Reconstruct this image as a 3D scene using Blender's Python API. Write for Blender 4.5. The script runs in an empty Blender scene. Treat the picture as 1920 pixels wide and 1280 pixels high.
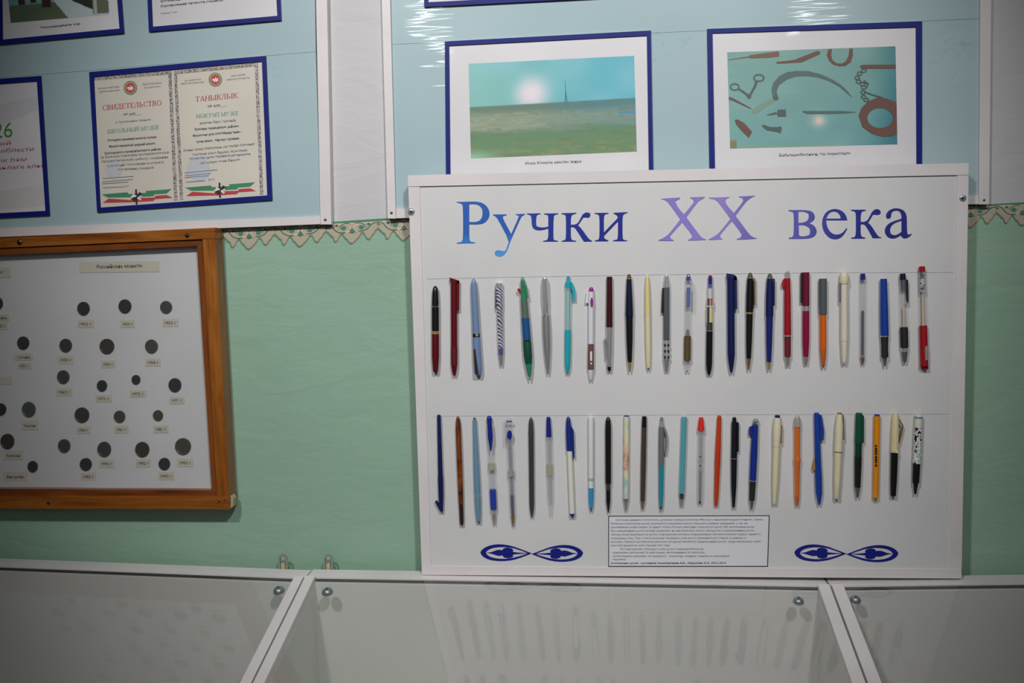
import bpy, math, random
import numpy as np
from mathutils import Vector, Matrix
from mathutils.geometry import tessellate_polygon

random.seed(7)
sc = bpy.context.scene
col = sc.collection

# ------------------------------------------------------------------ camera
F_PX = 1600.0
YAW, PITCH, ROLL = math.radians(6.3), math.radians(5.0), math.radians(-1.5)
CAM = Vector((0.0, -1.31, 1.45))

def _cam_matrix():
    B = Matrix(((1, 0, 0), (0, 0, -1), (0, 1, 0)))
    cy, sy, cp, sp, cr, sr = (math.cos(YAW), math.sin(YAW), math.cos(PITCH), math.sin(PITCH), math.cos(ROLL), math.sin(ROLL))
    Ry = Matrix(((cy, 0, sy), (0, 1, 0), (-sy, 0, cy)))
    Rx = Matrix(((1, 0, 0), (0, cp, -sp), (0, sp, cp)))
    Rz = Matrix(((cr, -sr, 0), (sr, cr, 0), (0, 0, 1)))
    return Rz @ Rx @ Ry @ B
M_WC = _cam_matrix()          # world -> camera (x right, y down, z forward)
M_CW = M_WC.transposed()
cam_data = bpy.data.cameras.new('camera')
cam = bpy.data.objects.new('camera', cam_data)
col.objects.link(cam)
cam_data.sensor_width = 36.0
cam_data.lens = 36.0 * F_PX / 1920.0
cam_data.clip_start = 0.01
R3 = M_CW @ Matrix(((1, 0, 0), (0, -1, 0), (0, 0, -1)))
cam.matrix_world = Matrix.Translation(CAM) @ R3.to_4x4()
sc.camera = cam

# ------------------------------------------------------------------ view, world, lights
sc.view_settings.view_transform = 'Standard'
sc.view_settings.look = 'None'
sc.view_settings.exposure = 0.0
sc.view_settings.gamma = 1.0
sc.view_settings.use_curve_mapping = False
world = bpy.data.worlds.new('world')
sc.world = world
world.use_nodes = True
world.node_tree.nodes['Background'].inputs[0].default_value = (0.75, 0.85, 1.0, 1)
world.node_tree.nodes['Background'].inputs[1].default_value = 0.3

def area(name, loc, sx, sy, power, color, rot=(0, 0, 0), spread=180):
    l = bpy.data.lights.new(name, 'AREA')
    l.shape = 'RECTANGLE'; l.size = sx; l.size_y = sy; l.energy = power; l.color = color
    l.spread = math.radians(spread)
    o = bpy.data.objects.new(name, l); o.location = loc; o.rotation_euler = rot
    col.objects.link(o)
    return o
LAMP = (1.0, 0.985, 0.97)
def spot(name, loc, target, power, size, radius):
    l = bpy.data.lights.new(name, 'SPOT'); l.energy = power; l.color = LAMP
    l.spot_size = math.radians(size); l.spot_blend = 1.0; l.shadow_soft_size = radius
    o = bpy.data.objects.new(name, l); o.location = loc
    o.rotation_euler = (Vector(target) - Vector(loc)).to_track_quat('-Z', 'Y').to_euler()
    col.objects.link(o)
# added pair of spotlights, unseen, crossing on the pen board for a vignette-like falloff
spot('added_spotlight', (-0.70, -1.70, 2.75), (-0.190, 0.0, 1.47), 94, 50, 0.07)
spot('added_spotlight', (0.50, -1.70, 2.75), (-0.130, 0.0, 1.47), 94, 50, 0.07)
# fluorescent strips on the ceiling at the far side of the room
area('ceiling_tube_light', (-0.98, -3.75, 2.86), 0.07, 1.25, 4.0, LAMP)
area('ceiling_tube_light', (1.19, -3.75, 2.86), 0.07, 1.25, 4.0, LAMP)

# ------------------------------------------------------------------ helpers
def lin(h):
    if isinstance(h, str):
        h = h.lstrip('#')
        c = [int(h[i:i + 2], 16) / 255 for i in (0, 2, 4)]
    else:
        c = [v / 255 for v in h]
    return tuple(v / 12.92 if v <= 0.04045 else ((v + 0.055) / 1.055) ** 2.4 for v in c)

_mats = {}
def P(h, rough=0.35, metal=0.0, coat=0.0, name='paint', spec=0.5):
    key = (h, rough, metal, coat, name, spec)
    if key in _mats: return _mats[key]
    m = bpy.data.materials.new(name); m.use_nodes = True
    b = m.node_tree.nodes['Principled BSDF']
    b.inputs['Base Color'].default_value = (*lin(h), 1)
    b.inputs['Roughness'].default_value = rough
    b.inputs['Metallic'].default_value = metal
    b.inputs['Coat Weight'].default_value = coat
    b.inputs['Coat Roughness'].default_value = 0.04
    b.inputs['Specular IOR Level'].default_value = spec
    _mats[key] = m
    return m

def clear(h, alpha=0.25, rough=0.08, name='clear_plastic', refl=0.12):
    """thin see-through plastic or glass: tinted transparency with a fresnel gloss"""
    key = ('clear', h, alpha, rough, name, refl)
    if key in _mats: return _mats[key]
    m = bpy.data.materials.new(name); m.use_nodes = True
    nt = m.node_tree; nt.nodes.clear()
    out = nt.nodes.new('ShaderNodeOutputMaterial')
    tr = nt.nodes.new('ShaderNodeBsdfTransparent')
    df = nt.nodes.new('ShaderNodeBsdfDiffuse'); df.inputs[0].default_value = (*lin(h), 1)
    gl = nt.nodes.new('ShaderNodeBsdfGlossy'); gl.inputs['Roughness'].default_value = rough
    fr = nt.nodes.new('ShaderNodeFresnel'); fr.inputs[0].default_value = 1.5
    mu = nt.nodes.new('ShaderNodeMath'); mu.operation = 'MULTIPLY_ADD'
    mu.inputs[1].default_value = 1.0; mu.inputs[2].default_value = refl
    m1 = nt.nodes.new('ShaderNodeMixShader'); m1.inputs[0].default_value = alpha
    m2 = nt.nodes.new('ShaderNodeMixShader')
    nt.links.new(tr.outputs[0], m1.inputs[1]); nt.links.new(df.outputs[0], m1.inputs[2])
    ge = nt.nodes.new('ShaderNodeNewGeometry')          # the fresnel gloss belongs to the outer face only
    inv = nt.nodes.new('ShaderNodeMath'); inv.operation = 'SUBTRACT'; inv.inputs[0].default_value = 1.0
    nt.links.new(ge.outputs['Backfacing'], inv.inputs[1])
    m3 = nt.nodes.new('ShaderNodeMath'); m3.operation = 'MULTIPLY'
    nt.links.new(fr.outputs[0], mu.inputs[0]); nt.links.new(mu.outputs[0], m3.inputs[0]); nt.links.new(inv.outputs[0], m3.inputs[1])
    nt.links.new(m3.outputs[0], m2.inputs[0])
    nt.links.new(m1.outputs[0], m2.inputs[1]); nt.links.new(gl.outputs[0], m2.inputs[2])
    nt.links.new(m2.outputs[0], out.inputs[0])
    _mats[key] = m
    return m

class NT:
    """small node helper around a Principled material"""
    def __init__(s, name, rough=0.5, coat=0.0, spec=0.5, metal=0.0):
        s.m = bpy.data.materials.new(name); s.m.use_nodes = True
        s.t = s.m.node_tree; s.b = s.t.nodes['Principled BSDF']
        s.b.inputs['Roughness'].default_value = rough
        s.b.inputs['Coat Weight'].default_value = coat
        s.b.inputs['Coat Roughness'].default_value = 0.03
        s.b.inputs['Specular IOR Level'].default_value = spec
        s.b.inputs['Metallic'].default_value = metal
    def n(s, typ, **kw):
        x = s.t.nodes.new(typ)
        for k, v in kw.items():
            if k.startswith('_'): setattr(x, k[1:], v)
            else: x.inputs[k].default_value = v
        return x
    def l(s, a, b): s.t.links.new(a, b)
    def pos(s, scale=(1, 1, 1), rot=(0, 0, 0)):
        g = s.n('ShaderNodeNewGeometry'); mp = s.n('ShaderNodeMapping')
        mp.inputs['Scale'].default_value = scale; mp.inputs['Rotation'].default_value = rot
        s.l(g.outputs['Position'], mp.inputs['Vector'])
        return mp.outputs[0]
    def noise(s, vec, scale, detail=3, rough=0.5, dist=0.0):
        x = s.n('ShaderNodeTexNoise')
        x.inputs['Scale'].default_value = scale; x.inputs['Detail'].default_value = detail
        x.inputs['Roughness'].default_value = rough; x.inputs['Distortion'].default_value = dist
        s.l(vec, x.inputs['Vector'])
        return x
    def ramp(s, fac, stops, interp='LINEAR'):
        r = s.n('ShaderNodeValToRGB'); cr = r.color_ramp; cr.interpolation = interp
        while len(cr.elements) < len(stops): cr.elements.new(0.5)
        for e, (p, c) in zip(cr.elements, stops):
            e.position = p; e.color = (*lin(c), 1)
        s.l(fac, r.inputs[0])
        return r.outputs[0]
    def mix(s, fac, a, b):
        x = s.n('ShaderNodeMix', _data_type='RGBA')
        for v, i in ((fac, 0), (a, 6), (b, 7)):
            if hasattr(v, 'links'): s.l(v, x.inputs[i])
            elif isinstance(v, (int, float)): x.inputs[i].default_value = v
            else: x.inputs[i].default_value = (*lin(v), 1)
        return x.outputs[2]
    def base(s, c): s.l(c, s.b.inputs['Base Color'])
    def bump(s, h, strength=0.2, dist=0.002, target=None):
        bp = s.n('ShaderNodeBump'); bp.inputs['Strength'].default_value = strength
        bp.inputs['Distance'].default_value = dist
        s.l(h, bp.inputs['Height']); s.l(bp.outputs[0], s.b.inputs['Normal'] if target is None else target)
        return bp

WL = {}
def tag(o, label=None, cat=None, group=None, kind=None):
    if label: o['label'] = label
    if cat: o['category'] = cat
    if group: o['group'] = group
    if kind: o['kind'] = kind
    return o
def thing(name, loc, label, cat, group=None, kind=None):
    o = bpy.data.objects.new(name, None); o.location = loc
    o.empty_display_size = 0.02
    col.objects.link(o); WL[o] = Vector(loc)
    return tag(o, label, cat, group, kind)

def mk(name, verts, faces, mats, parent=None, idx=None, smooth=None, origin=None):
    verts = [Vector(v) for v in verts]
    if origin is None:
        lo = Vector([min(v[i] for v in verts) for i in range(3)]); hi = Vector([max(v[i] for v in verts) for i in range(3)])
        origin = (lo + hi) / 2
    me = bpy.data.meshes.new(name)
    me.from_pydata([v - origin for v in verts], [], faces)
    if not isinstance(mats, (list, tuple)): mats = [mats]
    for m in mats: me.materials.append(m)
    if idx is not None: me.polygons.foreach_set('material_index', idx)
    if smooth is not None:
        me.polygons.foreach_set('use_smooth', [True] * len(me.polygons))
        me.set_sharp_from_angle(angle=math.radians(smooth))
    me.update()
    o = bpy.data.objects.new(name, me); col.objects.link(o)
    o.location = origin - WL.get(parent, Vector((0, 0, 0)))
    if parent: o.parent = parent
    WL[o] = origin
    return o

def ray(px, py):
    return M_CW @ Vector(((px - 960) / F_PX, (py - 640) / F_PX, 1.0))
def W(px, py, d=0.0):
    """point on the plane d metres in front of the exhibition wall (wall plane y = 0)"""
    r = ray(px, py)
    return CAM + r * ((-d - CAM.y) / r.y)
TOWARD = Vector((0, -1, 0))

def tess(loops):
    flat = [[Vector((p[0], -p[1], 0)) for p in lp] for lp in loops]
    tris = tessellate_polygon(flat)
    pts = [p for lp in flat for p in lp]
    out = []
    for t in tris:
        a, b, c = (pts[i] for i in t)
        ar = (b - a).cross(c - a).z
        if abs(ar) < 1e-12: continue
        out.append(tuple(t) if ar > 0 else tuple(reversed(t)))
    return out

def solid(loops, conv, n, thick):
    """outline (with holes) in picture pixels -> plate with real thickness; returns verts, faces"""
    flat = [p for lp in loops for p in lp]
    fr = [conv(*p) for p in flat]
    v = list(fr); f = tess(loops)
    if thick > 0:
        k = len(flat); v += [p - n * thick for p in fr]
        f += [(c + k, b + k, a + k) for a, b, c in f]
        s = 0
        for lp in loops:
            m = len(lp)
            A = sum(lp[i][0] * lp[(i + 1) % m][1] - lp[(i + 1) % m][0] * lp[i][1] for i in range(m))
            for i in range(m):
                a, b = s + i, s + (i + 1) % m
                if (A < 0) == (lp is loops[0]): f.append((a + k, b + k, b, a))
                else: f.append((a, b, b + k, a + k))
            s += m
    return v, f

def plate(name, loops, d, thick, mat, parent=None, smooth=None):
    if not isinstance(loops[0][0], (tuple, list)): loops = [loops]
    v, f = solid(loops, lambda x, y: W(x, y, d), TOWARD, thick)
    return mk(name, v, f, mat, parent, smooth=smooth)

def multi(name, items, parent, conv=None, n=TOWARD):
    """several flat prints in one part: items = (loops, depth, thick, material)"""
    V, Fc, I, ms = [], [], [], []
    for loops, d, th, m in items:
        if not isinstance(loops[0][0], (tuple, list)): loops = [loops]
        cv = (lambda x, y, d=d: W(x, y, d)) if conv is None else conv
        v, f = solid(loops, cv, n, th)
        if m not in ms: ms.append(m)
        o = len(V); V += v; Fc += [tuple(i + o for i in q) for q in f]; I += [ms.index(m)] * len(f)
    return mk(name, V, Fc, ms, parent, idx=I)

def zoom(ox, oy, s):
    return lambda pts: [(ox + x / s, oy + y / s) for x, y in pts]

def ell(cx, cy, rx, ry, n=24, rot=0.0):
    return [(cx + rx * math.cos(a) * math.cos(rot) - ry * math.sin(a) * math.sin(rot),
             cy + rx * math.cos(a) * math.sin(rot) + ry * math.sin(a) * math.cos(rot)) for a in (2 * math.pi * i / n for i in range(n))]

def band(pts, w0, w1=None):
    """polyline -> outline of a band w0..w1 wide"""
    w1 = w0 if w1 is None else w1
    L, Rr = [], []
    m = len(pts)
    for i, p in enumerate(pts):
        a = pts[max(i - 1, 0)]; b = pts[min(i + 1, m - 1)]
        dx, dy = b[0] - a[0], b[1] - a[1]; q = math.hypot(dx, dy) or 1
        w = (w0 + (w1 - w0) * i / (m - 1)) / 2
        L.append((p[0] - dy / q * w, p[1] + dx / q * w)); Rr.append((p[0] + dy / q * w, p[1] - dx / q * w))
    return L + Rr[::-1]

def lerp(a, b, t): return (a[0] + (b[0] - a[0]) * t, a[1] + (b[1] - a[1]) * t)

_texts = []
def text(s, A, B, cap, mat, parent, d, bold=0.0, name='printed_text', conv=None, align=None):
    """flat lettering from pixel A to pixel B on the baseline, capital height in pixels"""
    cu = bpy.data.curves.new('lettering', 'FONT'); cu.body = s.translate(str.maketrans('РСОАЕВНКМТХаеорсух', 'PCOAEBHKMTXaeopcyx')); cu.size = 1.0; cu.resolution_u = 4 if cap > 5.5 else 3
    cu.offset = bold
    o = bpy.data.objects.new('lettering', cu); col.objects.link(o)
    _texts.append((o, A, B, cap, mat, parent, d, name, conv))

def _stem(x, T=.13, S=.08):
    return [[(x - S, 0), (x + T + S, 0), (x + T + S, .03), (x + T, .06), (x + T, .94), (x + T + S, .97), (x + T + S, 1), (x - S, 1), (x - S, .97), (x, .94), (x, .06), (x - S, .03)]]
def _bar(x0, x1, y, h=.05): return [[(x0, y - h / 2), (x1, y - h / 2), (x1, y + h / 2), (x0, y + h / 2)]]
def _line(a, b, w): return [[(a[0] - w / 2, a[1]), (a[0] + w / 2, a[1]), (b[0] + w / 2, b[1]), (b[0] - w / 2, b[1])]]
def _arc(cx, cy, rx, ry, a0, a1, w=.11, t=.045, n=16):
    """bowl whose stroke is thick at the sides and thin at top and bottom"""
    o, i = [], []
    for k in range(n + 1):
        a = math.radians(a0 + (a1 - a0) * k / n)
        o.append((cx + rx * math.cos(a), cy + ry * math.sin(a))); i.append((cx + (rx - w) * math.cos(a), cy + (ry - t) * math.sin(a)))
    return [o + i[::-1]]
_I = _stem(.09) + _stem(.58) + _line((.2, .1), (.6, .9), .06)
_SOFT = _stem(.09) + _arc(.26, .27, .34, .28, -90, 90)
SERIF = {
    'И': (.8, _I), 'Й': (.8, _I + _arc(.4, 1.2, .16, .12, 180, 360, .05, .05)), 'Н': (.8, _stem(.09) + _stem(.58) + _bar(.2, .6, .5)),
    'П': (.8, _stem(.09) + _stem(.58) + _bar(.1, .7, .975)), 'Ш': (1.1, _stem(.09) + _stem(.48) + _stem(.87) + _bar(.1, 1.0, .025)),
    'Т': (.7, _stem(.285) + _bar(.02, .68, .975) + _line((.04, .78), (.04, 1), .04) + _line((.66, .78), (.66, 1), .04)),
    'Е': (.66, _stem(.09) + _bar(.1, .58, .975) + _bar(.1, .48, .5) + _bar(.1, .6, .025) + _line((.57, .78), (.57, 1), .04) + _line((.6, 0), (.6, .22), .04) + _line((.47, .4), (.47, .6), .035)),
    'С': (.72, _arc(.4, .5, .35, .52, 42, 318) + _line((.66, .7), (.66, .98), .035)), 'О': (.8, _arc(.4, .5, .36, .52, 0, 360, .12)),
    'В': (.68, _stem(.09) + _arc(.3, .74, .26, .26, -90, 90) + _arc(.3, .26, .32, .27, -90, 90) + _bar(.15, .32, .975) + _bar(.15, .32, .5) + _bar(.15, .32, .025)),
    'Д': (.82, _line((.16, .04), (.3, .96), .06) + _stem(.52, S=.03) + _bar(.24, .7, .975) + _bar(.02, .8, .03) + _line((.04, -.18), (.04, .04), .05) + _line((.78, -.18), (.78, .04), .05)),
    'Л': (.76, _line((.1, .03), (.28, .97), .06) + _stem(.5) + _bar(.2, .7, .975) + _bar(.02, .2, .02)), 'Ь': (.66, _SOFT), 'Ы': (.98, _SOFT + _stem(.74)),
    'А': (.76, _line((.1, .02), (.37, 1), .05) + _line((.64, .02), (.39, 1), .13) + _bar(.2, .52, .33) + _bar(.02, .2, .02) + _bar(.5, .76, .02)),
    'К': (.74, _stem(.09) + _line((.24, .48), (.56, .95), .06) + _line((.64, .03), (.32, .58), .13) + _bar(.48, .7, .975) + _bar(.52, .76, .02)),
    'М': (.98, _stem(.08, .05) + _line((.46, .03), (.16, .98), .13) + _line((.46, .03), (.78, .98), .05) + _stem(.76)),
    'У': (.74, _line((.4, .38), (.14, .97), .13) + _line((.2, .02), (.62, .97), .05) + _bar(.02, .28, .975) + _bar(.5, .74, .975) + [ell(.18, .06, .07, .06, 8)]),
    'З': (.6, _arc(.26, .74, .25, .27, -90, 140) + _arc(.26, .26, .28, .28, -140, 90)), 'Ә': (.76, _arc(.38, .5, .35, .52, -180, 138) + _bar(.06, .7, .5)), ' ': (.34, [])}
def serif_text(st, A, B, cap, mat, parent, d):
    """heading in hand-drawn roman capitals with serifs"""
    tot = sum(SERIF[c][0] for c in st); x = 0; it = []
    for k, c in enumerate(st):
        for q, lp in enumerate(SERIF[c][1]):
            it.append(([[(A[0] + (B[0] - A[0]) * (x + u) / tot + .03 * v_ * cap, A[1] + (B[1] - A[1]) * (x + u) / tot - v_ * cap) for u, v_ in lp]], d + .00001 * q, 0, mat))
        x += SERIF[c][0]
    multi('printed_heading', it, parent)

def flush_texts():
    bpy.context.view_layer.update()
    dg = bpy.context.evaluated_depsgraph_get()
    groups = {}
    for (o, A, B, cap, mat, parent, d, name, conv) in _texts:
        ev = o.evaluated_get(dg); me = ev.to_mesh()
        vs = [v.co.copy() for v in me.vertices]; fs = [tuple(p.vertices) for p in me.polygons]
        ev.to_mesh_clear()
        if not vs: continue
        x0 = min(v.x for v in vs); x1 = max(v.x for v in vs)
        out = []
        dx, dy = B[0] - A[0], B[1] - A[1]
        # "up" in the picture is the lean of the sheet's uprights: vertical in pixels, sheared a little
        for v in vs:
            t = (v.x - x0) / max(x1 - x0, 1e-6); h = v.y / 0.727 * cap
            px = A[0] + dx * t - h * (-0.03 if abs(dx) > abs(dy) else 0) + (h * dy / (abs(dy) + 1e-9) if abs(dy) > abs(dx) else 0)
            py = A[1] + dy * t - (h if abs(dx) >= abs(dy) else 0)
            out.append(conv(px, py) if conv else W(px, py, d))
        key = (parent, name, mat, o)
        g = groups.setdefault(key, ([], []))
        k = len(g[0]); g[0].extend(out); g[1].extend(tuple(i + k for i in f) for f in fs)
    for (parent, name, mat, _), (v, f) in groups.items():
        mk(name, v, f, mat, parent)
    for t in _texts:
        cu = t[0].data; bpy.data.objects.remove(t[0]); bpy.data.curves.remove(cu)

def box(name, lo, hi, mat, parent=None, bevel=0.0):
    x0, y0, z0 = lo; x1, y1, z1 = hi
    v = [(x0, y0, z0), (x1, y0, z0), (x1, y1, z0), (x0, y1, z0), (x0, y0, z1), (x1, y0, z1), (x1, y1, z1), (x0, y1, z1)]
    f = [(3, 2, 1, 0), (4, 5, 6, 7), (0, 1, 5, 4), (1, 2, 6, 5), (2, 3, 7, 6), (3, 0, 4, 7)]
    o = mk(name, v, f, mat, parent)
    if bevel:
        b = o.modifiers.new('bevel', 'BEVEL'); b.width = bevel; b.segments = 2
    return o

def lathe(name, A, Bp, prof, mat, parent, seg=16, smooth=40, cap0=True, cap1=True):
    """turned solid along A->B; prof = [(t, radius)]"""
    a = (Bp - A); L = a.length; a = a / L
    ref = TOWARD if abs(a.dot(TOWARD)) < 0.98 else Vector((0, 0, 1))
    n = ref - a * ref.dot(a); n.normalize(); u = a.cross(n)
    V, Fc = [], []
    for t, r in prof:
        c = A + a * (L * t)
        for i in range(seg):
            th = 2 * math.pi * i / seg
            V.append(c + (u * math.cos(th) + n * math.sin(th)) * max(r, 1e-5))
    for k in range(len(prof) - 1):
        for i in range(seg):
            j = (i + 1) % seg
            Fc.append((k * seg + i, (k + 1) * seg + i, (k + 1) * seg + j, k * seg + j))
    if cap0: Fc.append(tuple(range(seg)))
    if cap1: Fc.append(tuple(reversed(range((len(prof) - 1) * seg, len(prof) * seg))))
    return mk(name, V, Fc, mat, parent, smooth=smooth)

# ------------------------------------------------------------------ structure: the room
XL, XR, YF, ZC = -2.6, 2.8, -5.0, 2.9

def wall_paint(name, c0, c1, wrinkle):
    m = NT(name, rough=0.55, spec=0.35)
    p = m.pos()
    n1 = m.noise(p, 2.5, 4)
    m.base(m.ramp(n1.outputs['Fac'], [(0.3, c0), (0.7, c1)]))
    n2 = m.noise(m.pos((7, 7, 16), (0, 0.35, 0)), 1.6, 5, 0.55, 0.6)
    m.bump(n2.outputs['Fac'], wrinkle, 0.012)
    return m.m
white_wall = wall_paint('white_wall_paint', (194, 193, 195), (202, 201, 203), 0.12)
green_wall = wall_paint('mint_wall_paint', (144, 178, 157), (153, 185, 165), 0.18)

# boundary between the white and the mint paint
edge_px = [(-700, 492), (0, 449), (415, 430), (624, 415.5), (730, 408.5), (1300, 393), (1855, 382.5), (1920, 379), (2700, 366)]
edge = [W(x, y, 0) for x, y in edge_px]
edge = [Vector((XL, 0, edge[0].z))] + edge[1:-1] + [Vector((XR, 0, edge[-1].z))]
k = len(edge)
v = [Vector((p.x, 0, 0)) for p in edge] + edge + [Vector((p.x, 0, ZC)) for p in edge]
f, ix = [], []
for i in range(k - 1):
    f.append((i, i + 1, k + i + 1, k + i)); ix.append(1)
    f.append((k + i, k + i + 1, 2 * k + i + 1, 2 * k + i)); ix.append(0)
wall_back = mk('wall_back', v, f, [white_wall, green_wall], idx=ix)
tag(wall_back, 'wall painted white above and mint green below a stencilled border', kind='structure')

floor_mat = NT('floor_paint', rough=0.45)
floor_mat.base(floor_mat.ramp(floor_mat.noise(floor_mat.pos((1, 6, 1)), 3, 4).outputs['Fac'], [(0.3, (70, 46, 30)), (0.7, (90, 60, 40))]))
def quad(name, pts, mat, kind='structure', label=None):
    o = mk(name, pts, [(0, 1, 2, 3)], mat)
    return tag(o, label, kind=kind)
quad('floor', [(XL, YF, 0), (XR, YF, 0), (XR, 0, 0), (XL, 0, 0)], floor_mat.m, label='brown painted floor of the room')
quad('ceiling', [(XL, 0, ZC), (XR, 0, ZC), (XR, YF, ZC), (XL, YF, ZC)], P((215, 214, 212), 0.8, name='ceiling_paint'), label='white painted ceiling of the room')
quad('wall_left', [(XL, YF, 0), (XL, 0, 0), (XL, 0, ZC), (XL, YF, ZC)], P((84, 94, 86), 0.7, name='side_wall_paint'), label='side wall on the left of the room')
quad('wall_right', [(XR, 0, 0), (XR, YF, 0), (XR, YF, ZC), (XR, 0, ZC)], P((84, 94, 86), 0.7, name='side_wall_paint'), label='side wall on the right of the room')
quad('wall_front', [(XR, YF, 0), (XL, YF, 0), (XL, YF, ZC), (XR, YF, ZC)], P((92, 92, 90), 0.7, name='rear_wall_paint'), label='wall behind the viewer with a curtained window')

# curtained window in the wall behind the viewer (lit by the day outside)
wm = bpy.data.materials.new('daylit_curtain'); wm.use_nodes = True
nt = wm.node_tree; nt.nodes.clear()
out = nt.nodes.new('ShaderNodeOutputMaterial'); em = nt.nodes.new('ShaderNodeEmission')
tx = nt.nodes.new('ShaderNodeTexWave'); tx.inputs['Scale'].default_value = 2.2; tx.inputs['Distortion'].default_value = 1.5
geo = nt.nodes.new('ShaderNodeNewGeometry'); nt.links.new(geo.outputs['Position'], tx.inputs['Vector'])
rp = nt.nodes.new('ShaderNodeValToRGB'); rp.color_ramp.elements[0].color = (0.25, 0.27, 0.3, 1); rp.color_ramp.elements[1].color = (1.0, 1.0, 1.0, 1)
nt.links.new(tx.outputs['Fac'], rp.inputs[0]); nt.links.new(rp.outputs[0], em.inputs[0]); em.inputs[1].default_value = 1.4
nt.links.new(em.outputs[0], out.inputs[0])
win = thing('window_1', (1.25, YF + 0.02, 1.0), 'window with a sheer curtain in the wall behind the viewer', None, kind='structure')
mk('curtain', [(1.75, YF + 0.04, 1.0), (0.7, YF + 0.04, 1.0), (0.7, YF + 0.04, 2.05), (1.75, YF + 0.04, 2.05)], [(0, 1, 2, 3)], wm, win)
fw = P((215, 215, 212), 0.5, name='window_paint')
for lo, hi in (((0.63, YF + .005, 0.93), (0.7, YF + .06, 2.12)), ((1.75, YF + .005, 0.93), (1.82, YF + .06, 2.12)),
               ((0.7, YF + .005, 0.93), (1.75, YF + .06, 1.0)), ((0.7, YF + .005, 2.05), (1.75, YF + .06, 2.12))):
    box('window_frame', lo, hi, fw, win)

# painted line and stencilled border
line_green = P((62, 138, 104), 0.6, name='border_green')
for pts in ([(400, 433), (520, 425), (624, 415.5), (730, 408.5), (775, 406)], [(1800, 384.5), (1855, 382.5), (1920, 379), (2450, 370)]):
    lo = [(x, y + 3.6) for x, y in pts]
    plate('border_line', pts + lo[::-1], 0.0006, 0.0006, line_green, wall_back)
beige = P((176, 172, 150), 0.6, name='border_beige'); edge_brown = P((152, 122, 96), 0.6, name='border_brown')
edge_green = P((84, 138, 110), 0.6, name='border_edge_green'); scroll_g = P((70, 104, 88), 0.6, name='border_scroll')
pink = P((214, 186, 164), 0.6, name='border_pink'); leaf_g = P((66, 132, 108), 0.6, name='border_leaf')
tooth = [(-547, 215), (-500, 250), (-450, 310), (-400, 340), (-375, 425), (-345, 450), (-318, 425), (-270, 330), (-230, 285), (-190, 290), (-150, 370),
         (-100, 410), (-70, 455), (-35, 490), (0, 498), (40, 480), (75, 440), (130, 390), (170, 340), (190, 280), (230, 275), (270, 310), (310, 395),
         (350, 425), (385, 420), (405, 375), (470, 310), (500, 250), (547, 215)]
def shift(pts, dx, dy, s=1.0): return [(x * s + dx, y * s + dy) for x, y in pts]
def arc(cx, cy, rx, ry, a0, a1, n=10):
    return [(cx + rx * math.cos(math.radians(a0 + (a1 - a0) * i / n)), cy + ry * math.sin(math.radians(a0 + (a1 - a0) * i / n))) for i in range(n + 1)]
def motif(cx, tip_y, slope):
    S = 11.294
    def T(pts): return [(cx + x / S, tip_y - 500 / S + y / S + slope * x / S) for x, y in pts]
    top = [(547, 40), (-547, 40)]
    inner = [(x * 0.985, y - 34) for x, y in tooth]
    brown = [(x * 0.995 + 8, y - 12) for x, y in tooth]
    it = [([T([(x - 12, y + 8) for x, y in tooth] + top)], 0.0004, 0.0002, edge_green), ([T(brown + top)], 0.0006, 0.0002, edge_brown), ([T(inner + top)], 0.0008, 0.0002, beige)]
    it.append(([T([(-547, 40), (547, 40), (547, 56), (400, 72), (250, 82), (0, 72), (-250, 82), (-400, 72), (-547, 56)])], 0.00095, 0.0001, pink))
    sw = [(-547, 58), (-480, 66), (-420, 110), (-370, 180), (-300, 228), (-230, 246), (-120, 240), (-50, 238), (0, 262), (50, 238), (140, 222), (250, 218), (330, 180), (400, 105), (460, 68), (547, 58)]
    it.append(([T(band(sw, 20))], 0.0011, 0.0002, scroll_g))
    for cxx, sg in ((-180, 1), (200, -1)):
        it.append(([T(ell(cxx, 145, 58, 46, 14))], 0.0011, 0.0002, leaf_g))
        cres = arc(cxx + sg * 70, 160, 75, 75, -100, 110) if sg > 0 else arc(cxx - 80, 160, 80, 75, 70, 285)
        it.append(([T(band(cres, 16, 46))], 0.0012, 0.0002, pink))
        it.append(([T(band(arc(cxx + sg * 60, 150, 150, 100, 180 if sg > 0 else 0, 300 if sg > 0 else -120), 14))], 0.0013, 0.0002, scroll_g))
        it.append(([T(ell(cxx - sg * 150, 85, 34, 24, 10))], 0.0013, 0.0002, scroll_g))
    it.append(([T([(-60, 205), (0, 150), (60, 205), (0, 255)])], 0.0013, 0.0002, leaf_g))
    it.append(([T(band([(-600 + 40, 110), (-547, 95), (-500, 115)], 22))], 0.0013, 0.0002, scroll_g))
    multi('border_motif', it, wall_back)
for cx, ty, sl in ((370, 474, -.055), (467, 468.5, -.052), (563, 463.5, -.052), (660, 458, -.055), (757, 452.5, -.05), (1820, 428, -.03), (1917, 424, -.03), (2014, 422, -.017), (2111, 420.4, -.017), (2208, 418.8, -.017), (2305, 417.2, -.017), (2402, 415.6, -.017)):
    motif(cx, ty, sl)

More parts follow.
